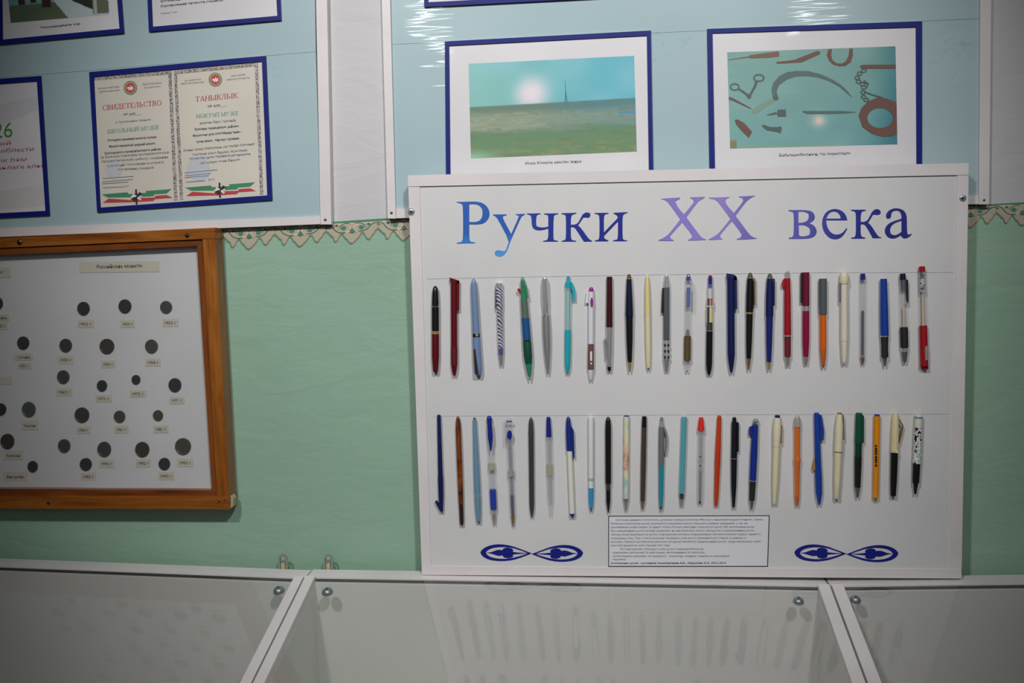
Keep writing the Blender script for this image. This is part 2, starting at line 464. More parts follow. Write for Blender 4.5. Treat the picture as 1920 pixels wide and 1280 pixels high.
# ------------------------------------------------------------------ big information stands on the wall
sp = NT('marbled_blue_print', rough=0.36, coat=1.0, spec=0.3)
pp = sp.pos()
nz = sp.noise(sp.pos((1, 1, 1.6), (0, 0.5, 0)), 3.2, 4)
c = sp.ramp(nz.outputs['Fac'], [(0.25, (164, 188, 194)), (0.55, (170, 194, 200)), (0.8, (180, 202, 207))])
n2 = sp.noise(sp.pos((1, 1, 2.2), (0, 0.6, 0)), 7.0, 5, 0.5, 0.4)
rid = sp.n('ShaderNodeMath', _operation='SUBTRACT'); rid.inputs[1].default_value = 0.5; sp.l(n2.outputs['Fac'], rid.inputs[0])
ab = sp.n('ShaderNodeMath', _operation='ABSOLUTE'); sp.l(rid.outputs[0], ab.inputs[0])
thin = sp.ramp(ab.outputs[0], [(0.0, (255, 255, 255)), (0.0045, (0, 0, 0))])
n3 = sp.noise(pp, 5.0, 2); msk = sp.ramp(n3.outputs['Fac'], [(0.60, (0, 0, 0)), (0.66, (200, 200, 200))])
mm = sp.n('ShaderNodeMix', _data_type='RGBA', _blend_type='MULTIPLY'); mm.inputs[0].default_value = 1.0
sp.l(thin, mm.inputs[6]); sp.l(msk, mm.inputs[7])
sp.base(sp.mix(mm.outputs[2], c, (132, 176, 194)))
rip = sp.noise(sp.pos((0.6, 1, 26)), 1.6, 3, 0.5, 0.3)
bp = sp.n('ShaderNodeBump'); bp.inputs['Strength'].default_value = 0.28; bp.inputs['Distance'].default_value = 0.004
sp.l(rip.outputs['Fac'], bp.inputs['Height']); sp.l(bp.outputs[0], sp.b.inputs['Coat Normal'])
stand_print = sp.m
pvc = NT('white_plastic_profile', rough=0.38)
pvc.base(pvc.ramp(pvc.noise(pvc.pos(), 9, 4).outputs['Fac'], [(0.3, (214, 209, 210)), (0.7, (224, 220, 220))]))
white_pvc = pvc.m
screw_steel = P((110, 108, 108), 0.4, 1.0, name='screw_steel')
chrome = P((206, 209, 212), 0.25, 0.6, name='chrome_screw')

def screw(px, py, r, d, parent, mat=chrome, name='screw', slot=True):
    c0 = W(px, py, d); R = (W(px + r, py, d) - c0).length
    lathe(name, c0 + TOWARD * R * 0.55, c0 - TOWARD * 0.0002, [(0.0, R * .15), (0.12, R * .5), (0.4, R * .85), (0.75, R), (1, R)], mat, parent, 18, 60)
    if slot:
        q = band([(px - r * .45, py + r * .15), (px + r * .45, py - r * .15)], r * .28)
        q2 = band([(px - r * .15, py - r * .45), (px + r * .15, py + r * .45)], r * .28)
        multi('screw_slot', [([q], d + R * .57, R * .1, P((30, 30, 32), .5, name='slot_shadow')), ([q2], d + R * .57, R * .1, P((30, 30, 32), .5, name='slot_shadow'))], parent)

def stand(inner, outer, seam, label, screws):
    # inner / outer = TL, TR, BR, BL corners ; seam = two points on the joint between the panels
    root = thing('information_stand', W(*lerp(outer[3], outer[2], .5), 0), label, 'stand')
    a, b = seam
    eps = 0.28
    plate('panel', [inner[0], inner[1], (b[0], b[1] - eps), (a[0], a[1] - eps)], 0.0066, 0.0055, stand_print, root)
    plate('panel', [(a[0], a[1] + eps), (b[0], b[1] + eps), inner[2], inner[3]], 0.0068, 0.0057, stand_print, root)
    plate('backing', [outer[0], outer[1], outer[2], outer[3]], 0.0012, 0.0010, P((120, 128, 132), .7, name='backing_board'), root)
    dd, th = 0.0105, 0.0103
    O, I = outer, inner
    # uprights run full height, rails butt against them
    for nm, q in (('frame_strip', [O[0], (I[0][0], O[0][1]), (I[3][0], O[3][1]), O[3]]), ('frame_strip', [(I[1][0], O[1][1]), O[1], O[2], (I[2][0], O[2][1])]),
                  ('frame_strip', [(I[3][0] + .6, I[3][1]), (I[2][0] - .6, I[2][1]), (I[2][0] - .6, O[2][1] - .6), (I[3][0] + .6, O[3][1] - .6)]),
                  ('frame_strip', [(I[0][0] + .6, O[0][1] + .6), (I[1][0] - .6, O[1][1] + .6), (I[1][0] - .6, I[1][1]), (I[0][0] + .6, I[0][1])])):
        plate(nm, q, dd, th, white_pvc, root)
    for s in screws: screw(s[0], s[1], 2.6, dd, root, screw_steel, slot=False)
    return root
stand([(-480, -245), (586, -300), (601, 405), (-480, 447)], [(-500, -262), (607, -318), (621, 420.5), (-500, 464)], ((-480, 186), (592, 97)),
      'pale blue marbled stand with blue-edged documents above the wooden coin case', [(610, 412)])
stand([(724, -270), (1840, -310), (1835.5, 366), (742, 391)], [(708, -288), (1862, -330), (1854.5, 383), (727, 409.5)], ((731, 83.5), (1838, 35)),
      'pale blue marbled stand behind the white pen board, with two framed photographs', [(734, 399), (1845, 375)])

# ------------------------------------------------------------------ blue-edged documents and photographs
blue_edge = P((13, 29, 116), 0.5, name='blue_edging', spec=.25)
def paper_mat(name, h, coat=0.5):
    m = NT(name, rough=0.4, coat=coat)
    n1 = m.noise(m.pos(), 6, 3)
    lo = tuple(int(v * 0.96) for v in h)
    m.base(m.ramp(n1.outputs['Fac'], [(0.35, lo), (0.65, h)]))
    n2 = m.noise(m.pos((1, 1, 0.6)), 9, 2)
    b = m.n('ShaderNodeBump'); b.inputs['Strength'].default_value = 0.12; b.inputs['Distance'].default_value = 0.004
    m.l(n2.outputs['Fac'], b.inputs['Height']); m.l(b.outputs[0], m.b.inputs['Coat Normal'])
    return m.m
sheet_white = paper_mat('white_sheet', (222, 220, 224))
sheet_cream = paper_mat('certificate_sheet', (220, 214, 202))
ink = P((84, 84, 90), 0.6, name='black_ink'); ink_red = P((190, 76, 80), 0.6, name='red_ink'); ink_green = P((86, 160, 132), 0.6, name='green_ink')
ink_soft = P((128, 126, 128), 0.6, name='grey_ink'); ink_blue = P((96, 118, 168), 0.6, name='blue_ink')

def document(name, label, cat, outer, inner, paper=None):
    root = thing(name, W(*lerp(outer[3], outer[2], .5), 0.0105), label, cat)
    plate('sheet', outer, 0.0084, 0.0015, paper or sheet_white, root)
    O, I = outer, inner
    for i in range(4):
        j = (i + 1) % 4
        plate('edging', [O[i], O[j], I[j], I[i]], 0.0102, 0.0022, blue_edge, root)
    return root
DP = 0.0086   # depth of print lying on the sheets

_pic = bpy.data.materials.new('printed_photo'); _pic.use_nodes = True
_b = _pic.node_tree.nodes['Principled BSDF']; _a = _pic.node_tree.nodes.new('ShaderNodeVertexColor'); _a.layer_name = 'ink'
_pic.node_tree.links.new(_a.outputs[0], _b.inputs['Base Color']); _b.inputs['Roughness'].default_value = 0.3
_b.inputs['Coat Weight'].default_value = 0.4; _b.inputs['Coat Roughness'].default_value = 0.04

def picture(name, Q, nx, ny, func, parent, d=DP):
    """printed photograph: a flat grid whose vertices carry the print's colours"""
    u, vv = np.meshgrid(np.linspace(0, 1, nx), np.linspace(0, 1, ny))
    rgb = np.clip(func(u, vv), 0, 255) / 255.0
    rgb = np.where(rgb <= 0.04045, rgb / 12.92, ((rgb + 0.055) / 1.055) ** 2.4)
    verts = []
    for j in range(ny):
        for i in range(nx):
            a = lerp(Q[0], Q[1], i / (nx - 1)); b = lerp(Q[3], Q[2], i / (nx - 1))
            verts.append(W(*lerp(a, b, j / (ny - 1)), d))
    faces = [(j * nx + i, (j + 1) * nx + i, (j + 1) * nx + i + 1, j * nx + i + 1) for j in range(ny - 1) for i in range(nx - 1)]
    o = mk(name, verts, faces, _pic, parent)
    at = o.data.color_attributes.new('ink', 'FLOAT_COLOR', 'POINT')
    cl = np.concatenate([rgb.reshape(-1, 3), np.ones((nx * ny, 1))], 1).astype(np.float32)
    at.data.foreach_set('color', cl.ravel())
    return o

rng = np.random.default_rng(3)
def vnoise(u, v, fx, fy, seed):
    g = np.random.default_rng(seed).random((int(fy) + 3, int(fx) + 3))
    x, y = u * fx, v * fy
    i, j = x.astype(int), y.astype(int); a, b = x - i, y - j
    a = a * a * (3 - 2 * a); b = b * b * (3 - 2 * b)
    return (g[j, i] * (1 - a) + g[j, i + 1] * a) * (1 - b) + (g[j + 1, i] * (1 - a) + g[j + 1, i + 1] * a) * b
def C3(c, like): return np.ones(like.shape + (1,)) * np.array(c, float)
def mixc(a, b, t):
    t = np.clip(t, 0, 1)[..., None]
    return a * (1 - t) + b * t
def sstep(a, b, x):
    t = np.clip((x - a) / (b - a), 0, 1); return t * t * (3 - 2 * t)

def landscape(u, v):
    sky = mixc(C3((138, 196, 190), u), C3((104, 186, 204), u), u * 1.3 - 0.1)
    sky = mixc(sky, C3((142, 202, 212), u), sstep(.25, .75, vnoise(u, v, 5, 4, 1)) * .5)
    hz = 0.455 - 0.035 * u * 0
    hz = 0.45 - 0.02 * (u - .5)
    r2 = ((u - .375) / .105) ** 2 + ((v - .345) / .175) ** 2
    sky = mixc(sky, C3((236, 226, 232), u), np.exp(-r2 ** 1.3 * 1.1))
    n1 = (vnoise(u, v, 7, 40, 2) + vnoise(u, v, 14, 60, 8)) / 2; n2 = (vnoise(u, v, 60, 70, 4) + vnoise(u, v, 24, 40, 6) + vnoise(u, v, 10, 18, 7)) / 3; n3 = vnoise(u, v, 5, 16, 5)
    g = mixc(C3((112, 136, 120), u), C3((96, 138, 142), u), sstep(.25, .8, u))
    g = mixc(g, C3((166, 176, 152), u), sstep(.50, .60, v + .03 * n1) * (1 - sstep(.72, .80, v + .05 * n3)) * (0.35 + .75 * n1) * (1.15 - .55 * u))
    g = mixc(g, C3((112, 146, 112), u), sstep(.70, .82, v + .06 * n3))
    g = mixc(g, C3((150, 154, 112), u), sstep(.78, .95, v) * sstep(.4, .75, n2) * .9)
    g = mixc(g, C3((102, 122, 100), u), sstep(.5, .9, n2 * n1 + .3) * .5)
    g = mixc(g, C3((150, 198, 166), u), sstep(.88, 1.0, v) * (1 - sstep(0, .25, u)))
    g = mixc(g, C3((78, 150, 186), u), (np.abs(v - .585) < .012) * (u > .9) * 1.0)
    g = mixc(g, C3((196, 210, 206), u), sstep(.72, .9, n2) * (np.abs(v - .575) < .018) * .5 * (u > .68) * (u < .92) * 1.0)
    return mixc(sky, g, sstep(hz - .008, hz + .008, v))
def toolcloth(u, v):
    n1 = vnoise(u, v, 6, 5, 11); n2 = vnoise(u, v, 3, 70, 12)
    c = mixc(C3((124, 166, 160), u), C3((118, 170, 172), u), v)
    c = mixc(c, C3((142, 184, 178), u), n1 * .6)
    c = mixc(c, C3((112, 162, 160), u), n2 * .25)
    c = mixc(c, C3((64, 128, 142), u), sstep(.80, 1.05, u) * .75 + sstep(.8, 1.1, u + .5 * (v - .6)) * .3)
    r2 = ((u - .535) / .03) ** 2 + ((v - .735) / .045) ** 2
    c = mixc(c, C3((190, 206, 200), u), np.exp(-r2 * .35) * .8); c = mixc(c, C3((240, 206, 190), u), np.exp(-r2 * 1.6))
    c = mixc(c, C3((150, 170, 110), u), sstep(.975, .99, v) * (u < .62) * .5)
    c = mixc(c, C3((140, 128, 92), u), sstep(.90, .93, v) * (u < .04) * .9)
    return c
def room_photo(u, v):
    c = C3((86, 104, 84), u)
    n = vnoise(u, v, 6, 8, 21)
    c = mixc(c, C3((112, 116, 88), u), n * .5)
    c = mixc(c, C3((120, 156, 160), u), (v < .80) * 1.0)
    for x0, x1, h in ((.10, .16, .80), (.22, .27, .79), (.335, .42, .86)):
        c = mixc(c, C3((58, 44, 42), u), (u > x0) * (u < x1) * (v < h) * 1.0)
    tbl = (v > .735 - .0 * u) & ((u - .43) > (v - .75) * .62) & (u < .62 + (v - .7) * 1.4) & (u > .42)
    c = mixc(c, C3((186, 204, 208), u), tbl * 1.0)
    dark = (u > .63) & (u < .84) & (v < .80 + (u - .63) * .6)
    c = mixc(c, C3((50, 54, 50), u), dark * 1.0)
    rt = (u > .84) & (v < .985)
    c = mixc(c, C3((104, 110, 92), u), rt * 1.0)
    c = mixc(c, C3((178, 188, 180), u), ((u > .85) & (u < .885) & (v > .72)) * .9)
    c = mixc(c, C3((160, 190, 184), u), ((u > .84) & (v < .70 + (u - .84) * .9)) * 1.0)
    return c

# photograph of a room, upper left
rp_ = document('framed_photograph', 'blue-edged sheet with a room photograph at the upper left', 'photograph',
               [(-6, -190), (212, -205), (232, 61.5), (-2, 83.5)], [(1, -182), (204, -197), (224, 53.5), (4.5, 74)])
picture('photo', [(4, -120), (196, -130), (204.5, 27), (20, 43)], 90, 80, room_photo, rp_)
text('Экспозициядән күр', (75, 53.5), (150, 45.5), 3.6, P((62, 84, 96), .6, name='teal_ink'), rp_, DP + .0004, .015)
# text sheet
ts = document('framed_text_sheet', 'blue-edged text sheet cut off by the top edge of the picture', 'document',
              [(268, -200), (515, -212), (527, 37.5), (279, 59)], [(276, -192), (507, -204), (520, 29.5), (286, 50)])
text('шәхесен  һәм  иҗади', (301, 4), (400, -5), 5, ink, ts, DP, .02)
text('формирования личности учащихся.', (301, 13.5), (419, 1.5), 4.6, ink, ts, DP, .02)
text('Мәдина Гыйл.', (302, 27), (333, 23.5), 2.8, ink, ts, DP)
# sheet with red and green words
dl = document('framed_poster_sheet', 'blue-edged sheet with a green numeral 6 and red words', 'document',
              [(-250, 166), (76, 142), (92.5, 403.5), (-232, 420)], [(-243, 175), (69, 152), (85, 395), (-224, 411)])
grn = P((72, 142, 60), .5, name='green_ink_bold'); redd = P((160, 58, 72), .5, name='red_ink_bold')
text('26', (-12, 259.5), (23, 257), 30, grn, dl, DP, 0)
text('народной', (-62, 275), (20, 271.5), 8, redd, dl, DP, 0)
text('трудовой доблести', (-88, 290), (63, 283), 8, redd, dl, DP, 0)
text('батырлык һәм', (-62, 308), (50, 302), 8, redd, dl, DP, 0)
text('хезмәт фидакарьлеге елы', (-120, 325), (79, 314), 8, redd, dl, DP, 0)
multi('watermark_wave', [([[( -230, 250), (-60, 215), (20, 190), (70, 180), (71, 205), (0, 235), (-150, 290)]], DP - .0001, 0, P((206, 205, 212), .4, name='pale_grey_ink')),
                         ([[(-226, 392), (-40, 366), (20, 355), (83, 344), (84, 385), (-100, 402)]], DP - .0001, 0, P((206, 205, 205), .4, name='pale_warm_ink'))], dl)

# certificate
ct = document('framed_certificate', 'blue-edged bilingual certificate with red titles and coat of arms roundels', 'certificate',
              [(167, 135), (498, 104.5), (510, 374.5), (182, 397.5)], [(175.5, 144), (491, 115), (501, 366), (188, 389)], sheet_cream)
Zc = zoom(160, 110, 4.267)
def zt(s, x0, y0, x1, y1, cap, m, bold=0.0, d=DP + .0002):
    (a, b) = Zc([(x0, y0), (x1, y1)])
    if cap > 30: return serif_text(s, a, b, cap / 4.267 * .86, m, ct, d)
    text(s, a, b, cap / 4.267, m, ct, d, bold)
for s, x0, y0, x1, y1, cp, m, bo in (
    ('МИНИСТЕРСТВО', 98, 246, 272, 230, 13, ink_soft, 0), ('ОБРАЗОВАНИЯ', 108, 272, 270, 257, 13, ink_soft, 0),
    ('РЕСПУБЛИКИ', 458, 212, 608, 199, 13, ink_soft, 0), ('ТАТАРСТАН', 468, 240, 600, 227, 13, ink_soft, 0),
    ('СВИДЕТЕЛЬСТВО', 135, 412, 610, 371, 46, ink_red, 0), ('№ 609___', 305, 456, 450, 446, 20, ink, 0),
    ('о присвоении звания', 240, 515, 520, 494, 18, ink_soft, 0), ('ШКОЛЬНЫЙ МУЗЕЙ', 175, 598, 585, 563, 36, ink_green, 0),
    ('Историко-краеведческому музею', 178, 661, 570, 633, 19, ink, .02), ('Мусульмановской средней школы', 190, 710, 558, 684, 19, ink, .02),
    ('Кукморского муниципального района', 155, 765, 605, 729, 19, ink, .02), ('за большую поисковую исследовательскую', 125, 797, 670, 755, 19, ink_soft, .01),
    ('патриотическую работу, создание', 132, 830, 662, 793, 19, ink_soft, .01), ('коллекций экспозиции и успехи в', 175, 866, 625, 833, 19, ink_soft, .01),
    ('воспитании учащихся', 260, 893, 545, 878, 19, ink_soft, .01), ('2014', 305, 1028, 345, 1024, 13, ink_soft, 0),
    ('ТАТАРСТАН', 790, 184, 925, 170, 13, ink_soft, 0), ('РЕСПУБЛИКАСЫ', 765, 208, 950, 192, 13, ink_soft, 0),
    ('МӘГАРИФ', 1165, 146, 1280, 133, 13, ink_soft, 0), ('МИНИСТРЛЫГЫ', 1130, 175, 1315, 158, 13, ink_soft, 0),
    ('ТАНЫКЛЫК', 878, 344, 1220, 312, 46, ink_red, 0), ('№ 609___', 980, 391, 1130, 378, 20, ink, 0),
    ('МӘКТӘП МУЗЕЕ', 885, 476, 1226, 449, 36, ink_green, 0), ('исемен бирү турында', 915, 523, 1205, 499, 19, ink_soft, .01),
    ('Кукмара муниципаль районы', 875, 573, 1225, 545, 19, ink, .02), ('Мусульман урта мәктәбенең тарих -', 860, 624, 1250, 590, 19, ink, .02),
    ('туган якны  өйрәнү музеена', 885, 673, 1230, 643, 19, ink, .02), ('фәнни эзләнү бәйгеләрен, уку тәрбия өлкәсендә', 785, 743, 1355, 688, 19, ink_soft, .01),
    ('эшләрен алып баруны, яшьләрне', 855, 775, 1295, 738, 19, ink_soft, .01), ('патриотик рухта тәрбияләүдә ирешкән', 835, 808, 1320, 768, 19, ink_blue, .01),
    ('уңышлары өчен бирелә', 915, 842, 1235, 813, 19, ink_soft, .01), ('2014', 980, 975, 1030, 970, 15, ink_blue, 0)):
    zt(s, x0, y0, x1, y1, cp, m, bo)
bandm = NT('guilloche_print', rough=0.4)
vo = bandm.n('ShaderNodeTexVoronoi'); vo.inputs['Scale'].default_value = 420; bandm.l(bandm.pos(), vo.inputs['Vector'])
bandm.base(bandm.ramp(vo.outputs['Distance'], [(0.25, (70, 66, 72)), (0.6, (186, 178, 172))]))
bd = [Zc(q) for q in ([(64, 148), (686, 98), (687, 124), (66, 174)], [(662, 105), (688, 102), (737, 1132), (711, 1135)], [(708, 104), (732, 102), (782, 1128), (757, 1131)],
                      [(708, 98), (1378, 34), (1380, 58), (710, 124)], [(1354, 40), (1380, 38), (1424, 1084), (1398, 1087)])]
multi('printed_border', [([q], DP + .0001 * (1 + i % 2), 0, bandm.m) for i, q in enumerate(bd)], ct)
pale_stamp = P((194, 197, 202), .5, name='stamp_ink')
rg = P((64, 136, 100), .5, name='ribbon_green'); rr = P((188, 66, 68), .5, name='ribbon_red'); wht = P((230, 226, 218), .5, name='print_white'); blk = P((44, 42, 44), .5, name='print_black')
for e_ in (ell(225, 885, 66, 80), ell(905, 880, 92, 95)): multi('printed_stamp', [([Zc(e_)], DP + .0001, 0, pale_stamp)], ct)
for q in ([(138, 957), (385, 941)], [(135, 985), (378, 965)], [(133, 1000), (345, 986)], [(795, 914), (1055, 888)], [(795, 936), (1005, 917)], [(795, 951), (988, 935)], [(805, 987), (960, 975)], [(140, 1032), (300, 1024)]):
    multi('printed_line', [([Zc(band(q, 4.5))], DP + .0003, 0, ink_blue if q[0][0] > 700 else ink_soft)], ct)
for dx, dy in ((0, 0), (668, -54)):
    g = [(130, 1085), (335, 1068), (350, 1082), (485, 1072), (482, 1058), (690, 1042), (648, 1078), (552, 1084), (548, 1098), (380, 1108), (180, 1110)]
    r_ = [(140, 1152), (188, 1118), (360, 1130), (372, 1116), (552, 1110), (562, 1096), (652, 1090), (697, 1112), (556, 1122), (545, 1136), (400, 1146)]
    multi('printed_ribbon', [([Zc(shift(g, dx, dy))], DP + .0001, 0, rg)], ct); multi('printed_ribbon', [([Zc(shift(r_, dx, dy))], DP + .0002, 0, rr)], ct)
    it = []
    for kk, (ax, ay, bx, by) in enumerate(((405, 1045, 410, 1165), (365, 1105, 450, 1098), (372, 1125, 452, 1080), (378, 1085, 445, 1128), (385, 1140, 440, 1070))):
        it.append(([Zc(shift(band([(ax, ay), (bx, by)], 14), dx, dy))], DP + .0003 + kk * .00005, 0, blk if kk % 2 == 0 else wht))
    multi('printed_knot', it, ct)
    ex, ey = (360, 233) if dx == 0 else (1040, 167)
    it = [([Zc(ell(ex, ey, 54, 56))], DP + .0001, 0, P((112, 136, 96), .5, name='roundel_green')), ([Zc(ell(ex, ey, 45, 47))], DP + .0002, 0, P((206, 190, 158), .5, name='roundel_gold')),
           ([Zc(ell(ex, ey, 40, 42))], DP + .0003, 0, P((190, 78, 74), .5, name='roundel_red')),
           ([Zc([(ex - 28, ey + 6), (ex - 22, ey - 8), (ex - 6, ey - 4), (ex + 2, ey - 20), (ex + 10, ey - 6), (ex + 26, ey - 14), (ex + 20, ey + 4), (ex + 30, ey + 10), (ex + 12, ey + 12), (ex + 14, ey + 26), (ex + 2, ey + 12), (ex - 12, ey + 24), (ex - 12, ey + 10)])], DP + .0004, 0, wht)]
    multi('printed_roundel', it, ct)

# right stand: upper sheet, landscape photo, tools photo
us = document('framed_sheet', 'blue-edged sheet of which only the lower rim shows at the top', 'document',
              [(786, -250), (1178, -272), (1184, -7), (795.5, 13)], [(793, -242), (1171, -264), (1176, -15), (803, 4)])
ls = document('framed_photograph', 'blue-edged landscape photograph of a steppe field with a mast', 'photograph',
              [(834, 77.5), (1220.5, 57), (1225.5, 345), (836.5, 357)], [(842, 85.5), (1213, 66.5), (1217, 337), (844.5, 349)])
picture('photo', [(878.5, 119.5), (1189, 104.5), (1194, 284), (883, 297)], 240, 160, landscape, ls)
mast = [([band([(1061.6, 196), (1060.3, 168), (1059.5, 151)], 2.0, 0.9)], DP + .0002, 0, P((70, 120, 134), .5, name='mast_ink')),
        ([band([(1062, 172), (1058, 192)], .8)], DP + .0002, 0, P((70, 120, 134), .5, name='mast_ink')), ([band([(1060, 172), (1065, 192)], .8)], DP + .0003, 0, P((70, 120, 134), .5, name='mast_ink'))]
multi('mast_print', mast, ls)
text('Иске Көекле авылы җире', (985, 308.5), (1090, 304.5), 5.2, ink, ls, DP, .012)
tl = document('framed_photograph', 'blue-edged photograph of rusty old tools and a sickle', 'photograph',
              [(1326, 54), (1729, 39.5), (1729, 333), (1331, 345)], [(1336, 62), (1717.5, 50.5), (1719, 325), (1341, 337)])
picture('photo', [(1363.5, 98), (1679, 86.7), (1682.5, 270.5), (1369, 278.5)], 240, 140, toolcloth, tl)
text('Бабаларыбызның эш кораллары', (1461, 293.5), (1594, 289), 5.4, ink, tl, DP, .012)
Zt = zoom(1360, 80, 5.565)
rust = P((106, 74, 64), .5, name='rust_print'); rust2 = P((116, 88, 72), .5, name='rust_light_print'); steel = P((82, 106, 106), .5, name='steel_print'); woodp = P((124, 152, 136), .5, name='pale_wood_print'); ironp = P((78, 92, 90), .5, name='iron_print')
def ring(cx, cy, rx, ry, w, n=28): return [ell(cx, cy, rx, ry, n), ell(cx, cy, rx - w, ry - w, n)]
tools = [
    ([[(35, 175), (250, 140), (262, 128), (545, 90), (562, 100), (560, 145), (450, 158), (262, 165), (250, 155), (38, 182)]], rust2),
    ([[(528, 200), (650, 188), (720, 178), (960, 85), (985, 92), (992, 118), (800, 205), (660, 215), (540, 220)]], rust),
    ([[(1075, 68), (1112, 66), (1105, 130), (1120, 185), (1165, 215), (1210, 218), (1255, 195), (1285, 140), (1295, 62), (1328, 62), (1332, 130), (1310, 205), (1255, 242), (1190, 248), (1125, 230), (1080, 185), (1058, 130)]], rust),
    ([[(488, 545), (482, 480), (500, 420), (560, 350), (640, 308), (740, 293), (870, 297), (1000, 330), (1120, 385), (1215, 445), (1280, 510), (1332, 580), (1270, 530), (1190, 460), (1080, 400), (960, 362), (840, 348), (730, 355), (640, 385), (565, 440), (535, 500), (545, 548)]], steel),
    ([[(275, 700), (400, 620), (490, 575), (545, 548), (555, 580), (540, 600), (430, 660), (340, 730), (290, 742), (272, 720)]], woodp),
    ([[(490, 555), (545, 545), (556, 582), (540, 602), (505, 600)]], ironp),
    ([[(36, 565), (70, 572), (275, 685), (262, 690), (60, 598), (40, 598)]], rust),
    (ring(350, 368, 60, 42, 16), ironp), (ring(98, 462, 52, 40, 15), ironp),
    ([band([(325, 405), (310, 455), (250, 560)], 30, 22)], ironp), ([band([(135, 480), (190, 515), (250, 560)], 20, 24)], ironp), ([ell(248, 560, 24, 24, 12)], ironp),
    ([[(425, 755), (520, 725), (540, 735), (545, 700), (630, 695), (635, 770), (548, 772), (540, 745), (460, 757)]], ironp),
    ([[(805, 708), (840, 712), (1050, 712), (1230, 712), (1380, 725), (1230, 738), (1050, 742), (850, 742), (815, 728)]], steel),
    ([[(98, 805), (130, 800), (200, 840), (280, 930), (245, 992), (170, 920), (112, 850)]], rust),
    ([[(378, 865), (400, 855), (470, 880), (540, 880), (580, 872), (590, 900), (575, 945), (540, 930), (430, 912)]], ironp),
    (ring(1625, 775, 240, 202, 0.1) and [[(1390, 760), (1420, 680), (1490, 610), (1590, 572), (1680, 580), (1787, 622), (1792, 945), (1740, 975), (1640, 980), (1530, 950), (1430, 880)], ell(1615, 785, 133, 105, 28)], rust),
    ([[(1405, 240), (1440, 230), (1778, 228), (1778, 268), (1450, 270), (1412, 262)]], rust),
]
chain = [(1470, 280), (1420, 300), (1385, 340), (1370, 390), (1410, 420), (1450, 440), (1440, 490), (1435, 540), (1450, 590), (1490, 600)]
for a, b in zip(chain, chain[1:]):
    tools.append((ring((a[0] + b[0]) / 2, (a[1] + b[1]) / 2, 32, 22, 11, 12), ironp))
tools.append(([band([(1450, 510), (1540, 545), (1650, 575)], 14)], ironp)); tools.append(([band([(1440, 400), (1490, 430), (1470, 470)], 30, 14)], ironp))
multi('tools_print', [([Zt(lp) for lp in loops], DP + .0002 + .00002 * i, 0, m) for i, (loops, m) in enumerate(tools)], tl)

# ------------------------------------------------------------------ white board with the pen collection
DB = 0.0385            # depth of the board's face
bw = NT('board_white_laminate', rough=0.42, spec=0.4)
bw.base(bw.ramp(bw.noise(bw.pos(), 7, 5, .6).outputs['Fac'], [(0.25, (207, 207, 208)), (0.6, (213, 213, 214))]))
BO = [(765, 328.5), (1816.5, 305.5), (1803, 1084.3), (790.5, 1077.3)]
BI = [(783, 349.5), (1795, 327.5), (1781.5, 1067), (808, 1061.5)]
board = thing('pen_board', W(*lerp(BO[3], BO[2], .5), DB), 'large white framed board with rows of pens leaning on the display cases', 'board')
plate('panel', [lerp(BO[i], BI[i], .5) for i in range(4)], DB, 0.008, bw.m, board)
DS = DB + 0.0022
for q in ([BO[0], BO[1], (BI[1][0] + 21, BI[1][1]), (BI[0][0] - 18, BI[0][1])],
          [(BI[3][0] - 17.2, BI[3][1]), (BI[2][0] + 21, BI[2][1]), BO[2], BO[3]]):
    o = plate('frame_strip', q, DS, 0.0165, white_pvc, board)
for q in ([(BO[0][0] + .6, BI[0][1] + .35), (BI[0][0] + 4, BI[0][1] + .35), (BI[3][0], BI[3][1] - .35), (BO[3][0], BI[3][1] - .35)],
          [(BI[1][0], BI[1][1] + .35), (BO[1][0] - .4, BI[1][1] + .35), (BO[2][0] + .2, BI[2][1] - .35), (BI[2][0], BI[2][1] - .35)]):
    plate('frame_strip', q, DS - .0008, 0.0150, white_pvc, board)
screw(771, 396.5, 7, DS - .0008, board); screw(1805, 371, 7, DS - .0008, board)
pencil = P((150, 150, 156), .7, name='pencil')
plate('pencil_line', band([(800, 523), (960, 519.5), (1300, 514), (1560, 511), (1788, 510.5)], .7), DB + .0002, 0, pencil, board)
plate('pencil_line', band([(812, 780), (1200, 778), (1780, 776)], .6), DB + .0002, 0, pencil, board)

# title letters: printed vinyl that runs from sky blue to navy and violet
tv = NT('title_vinyl', rough=0.35)
g = tv.n('ShaderNodeNewGeometry'); sx = tv.n('ShaderNodeSeparateXYZ'); tv.l(g.outputs['Position'], sx.inputs[0])
xa, xb = W(856, 420, DB).x, W(1708, 420, DB).x
zt_, zb_ = W(1000, 372, DB).z, W(1000, 482, DB).z
mr = tv.n('ShaderNodeMapRange'); mr.inputs['From Min'].default_value = xa; mr.inputs['From Max'].default_value = xb; tv.l(sx.outputs['X'], mr.inputs['Value'])
mz = tv.n('ShaderNodeMapRange'); mz.inputs['From Min'].default_value = zt_; mz.inputs['From Max'].default_value = zb_; tv.l(sx.outputs['Z'], mz.inputs['Value'])
c1 = tv.ramp(mr.outputs[0], [(0.0, (46, 100, 184)), (0.13, (48, 96, 184)), (0.19, (34, 58, 152)), (0.3, (34, 48, 146)), (0.37, (36, 44, 140)), (0.43, (50, 62, 160)), (0.47, (142, 124, 204)), (0.6, (150, 130, 206)), (0.65, (120, 108, 190)), (0.72, (104, 100, 186)), (0.79, (84, 82, 172)), (0.83, (54, 58, 156)), (0.88, (34, 44, 140)), (1.0, (34, 38, 130))])
zr = tv.ramp(mz.outputs[0], [(0.55, (0, 0, 0)), (1.0, (255, 255, 255))]); xr = tv.ramp(mr.outputs[0], [(0.12, (255, 255, 255)), (0.18, (0, 0, 0))])
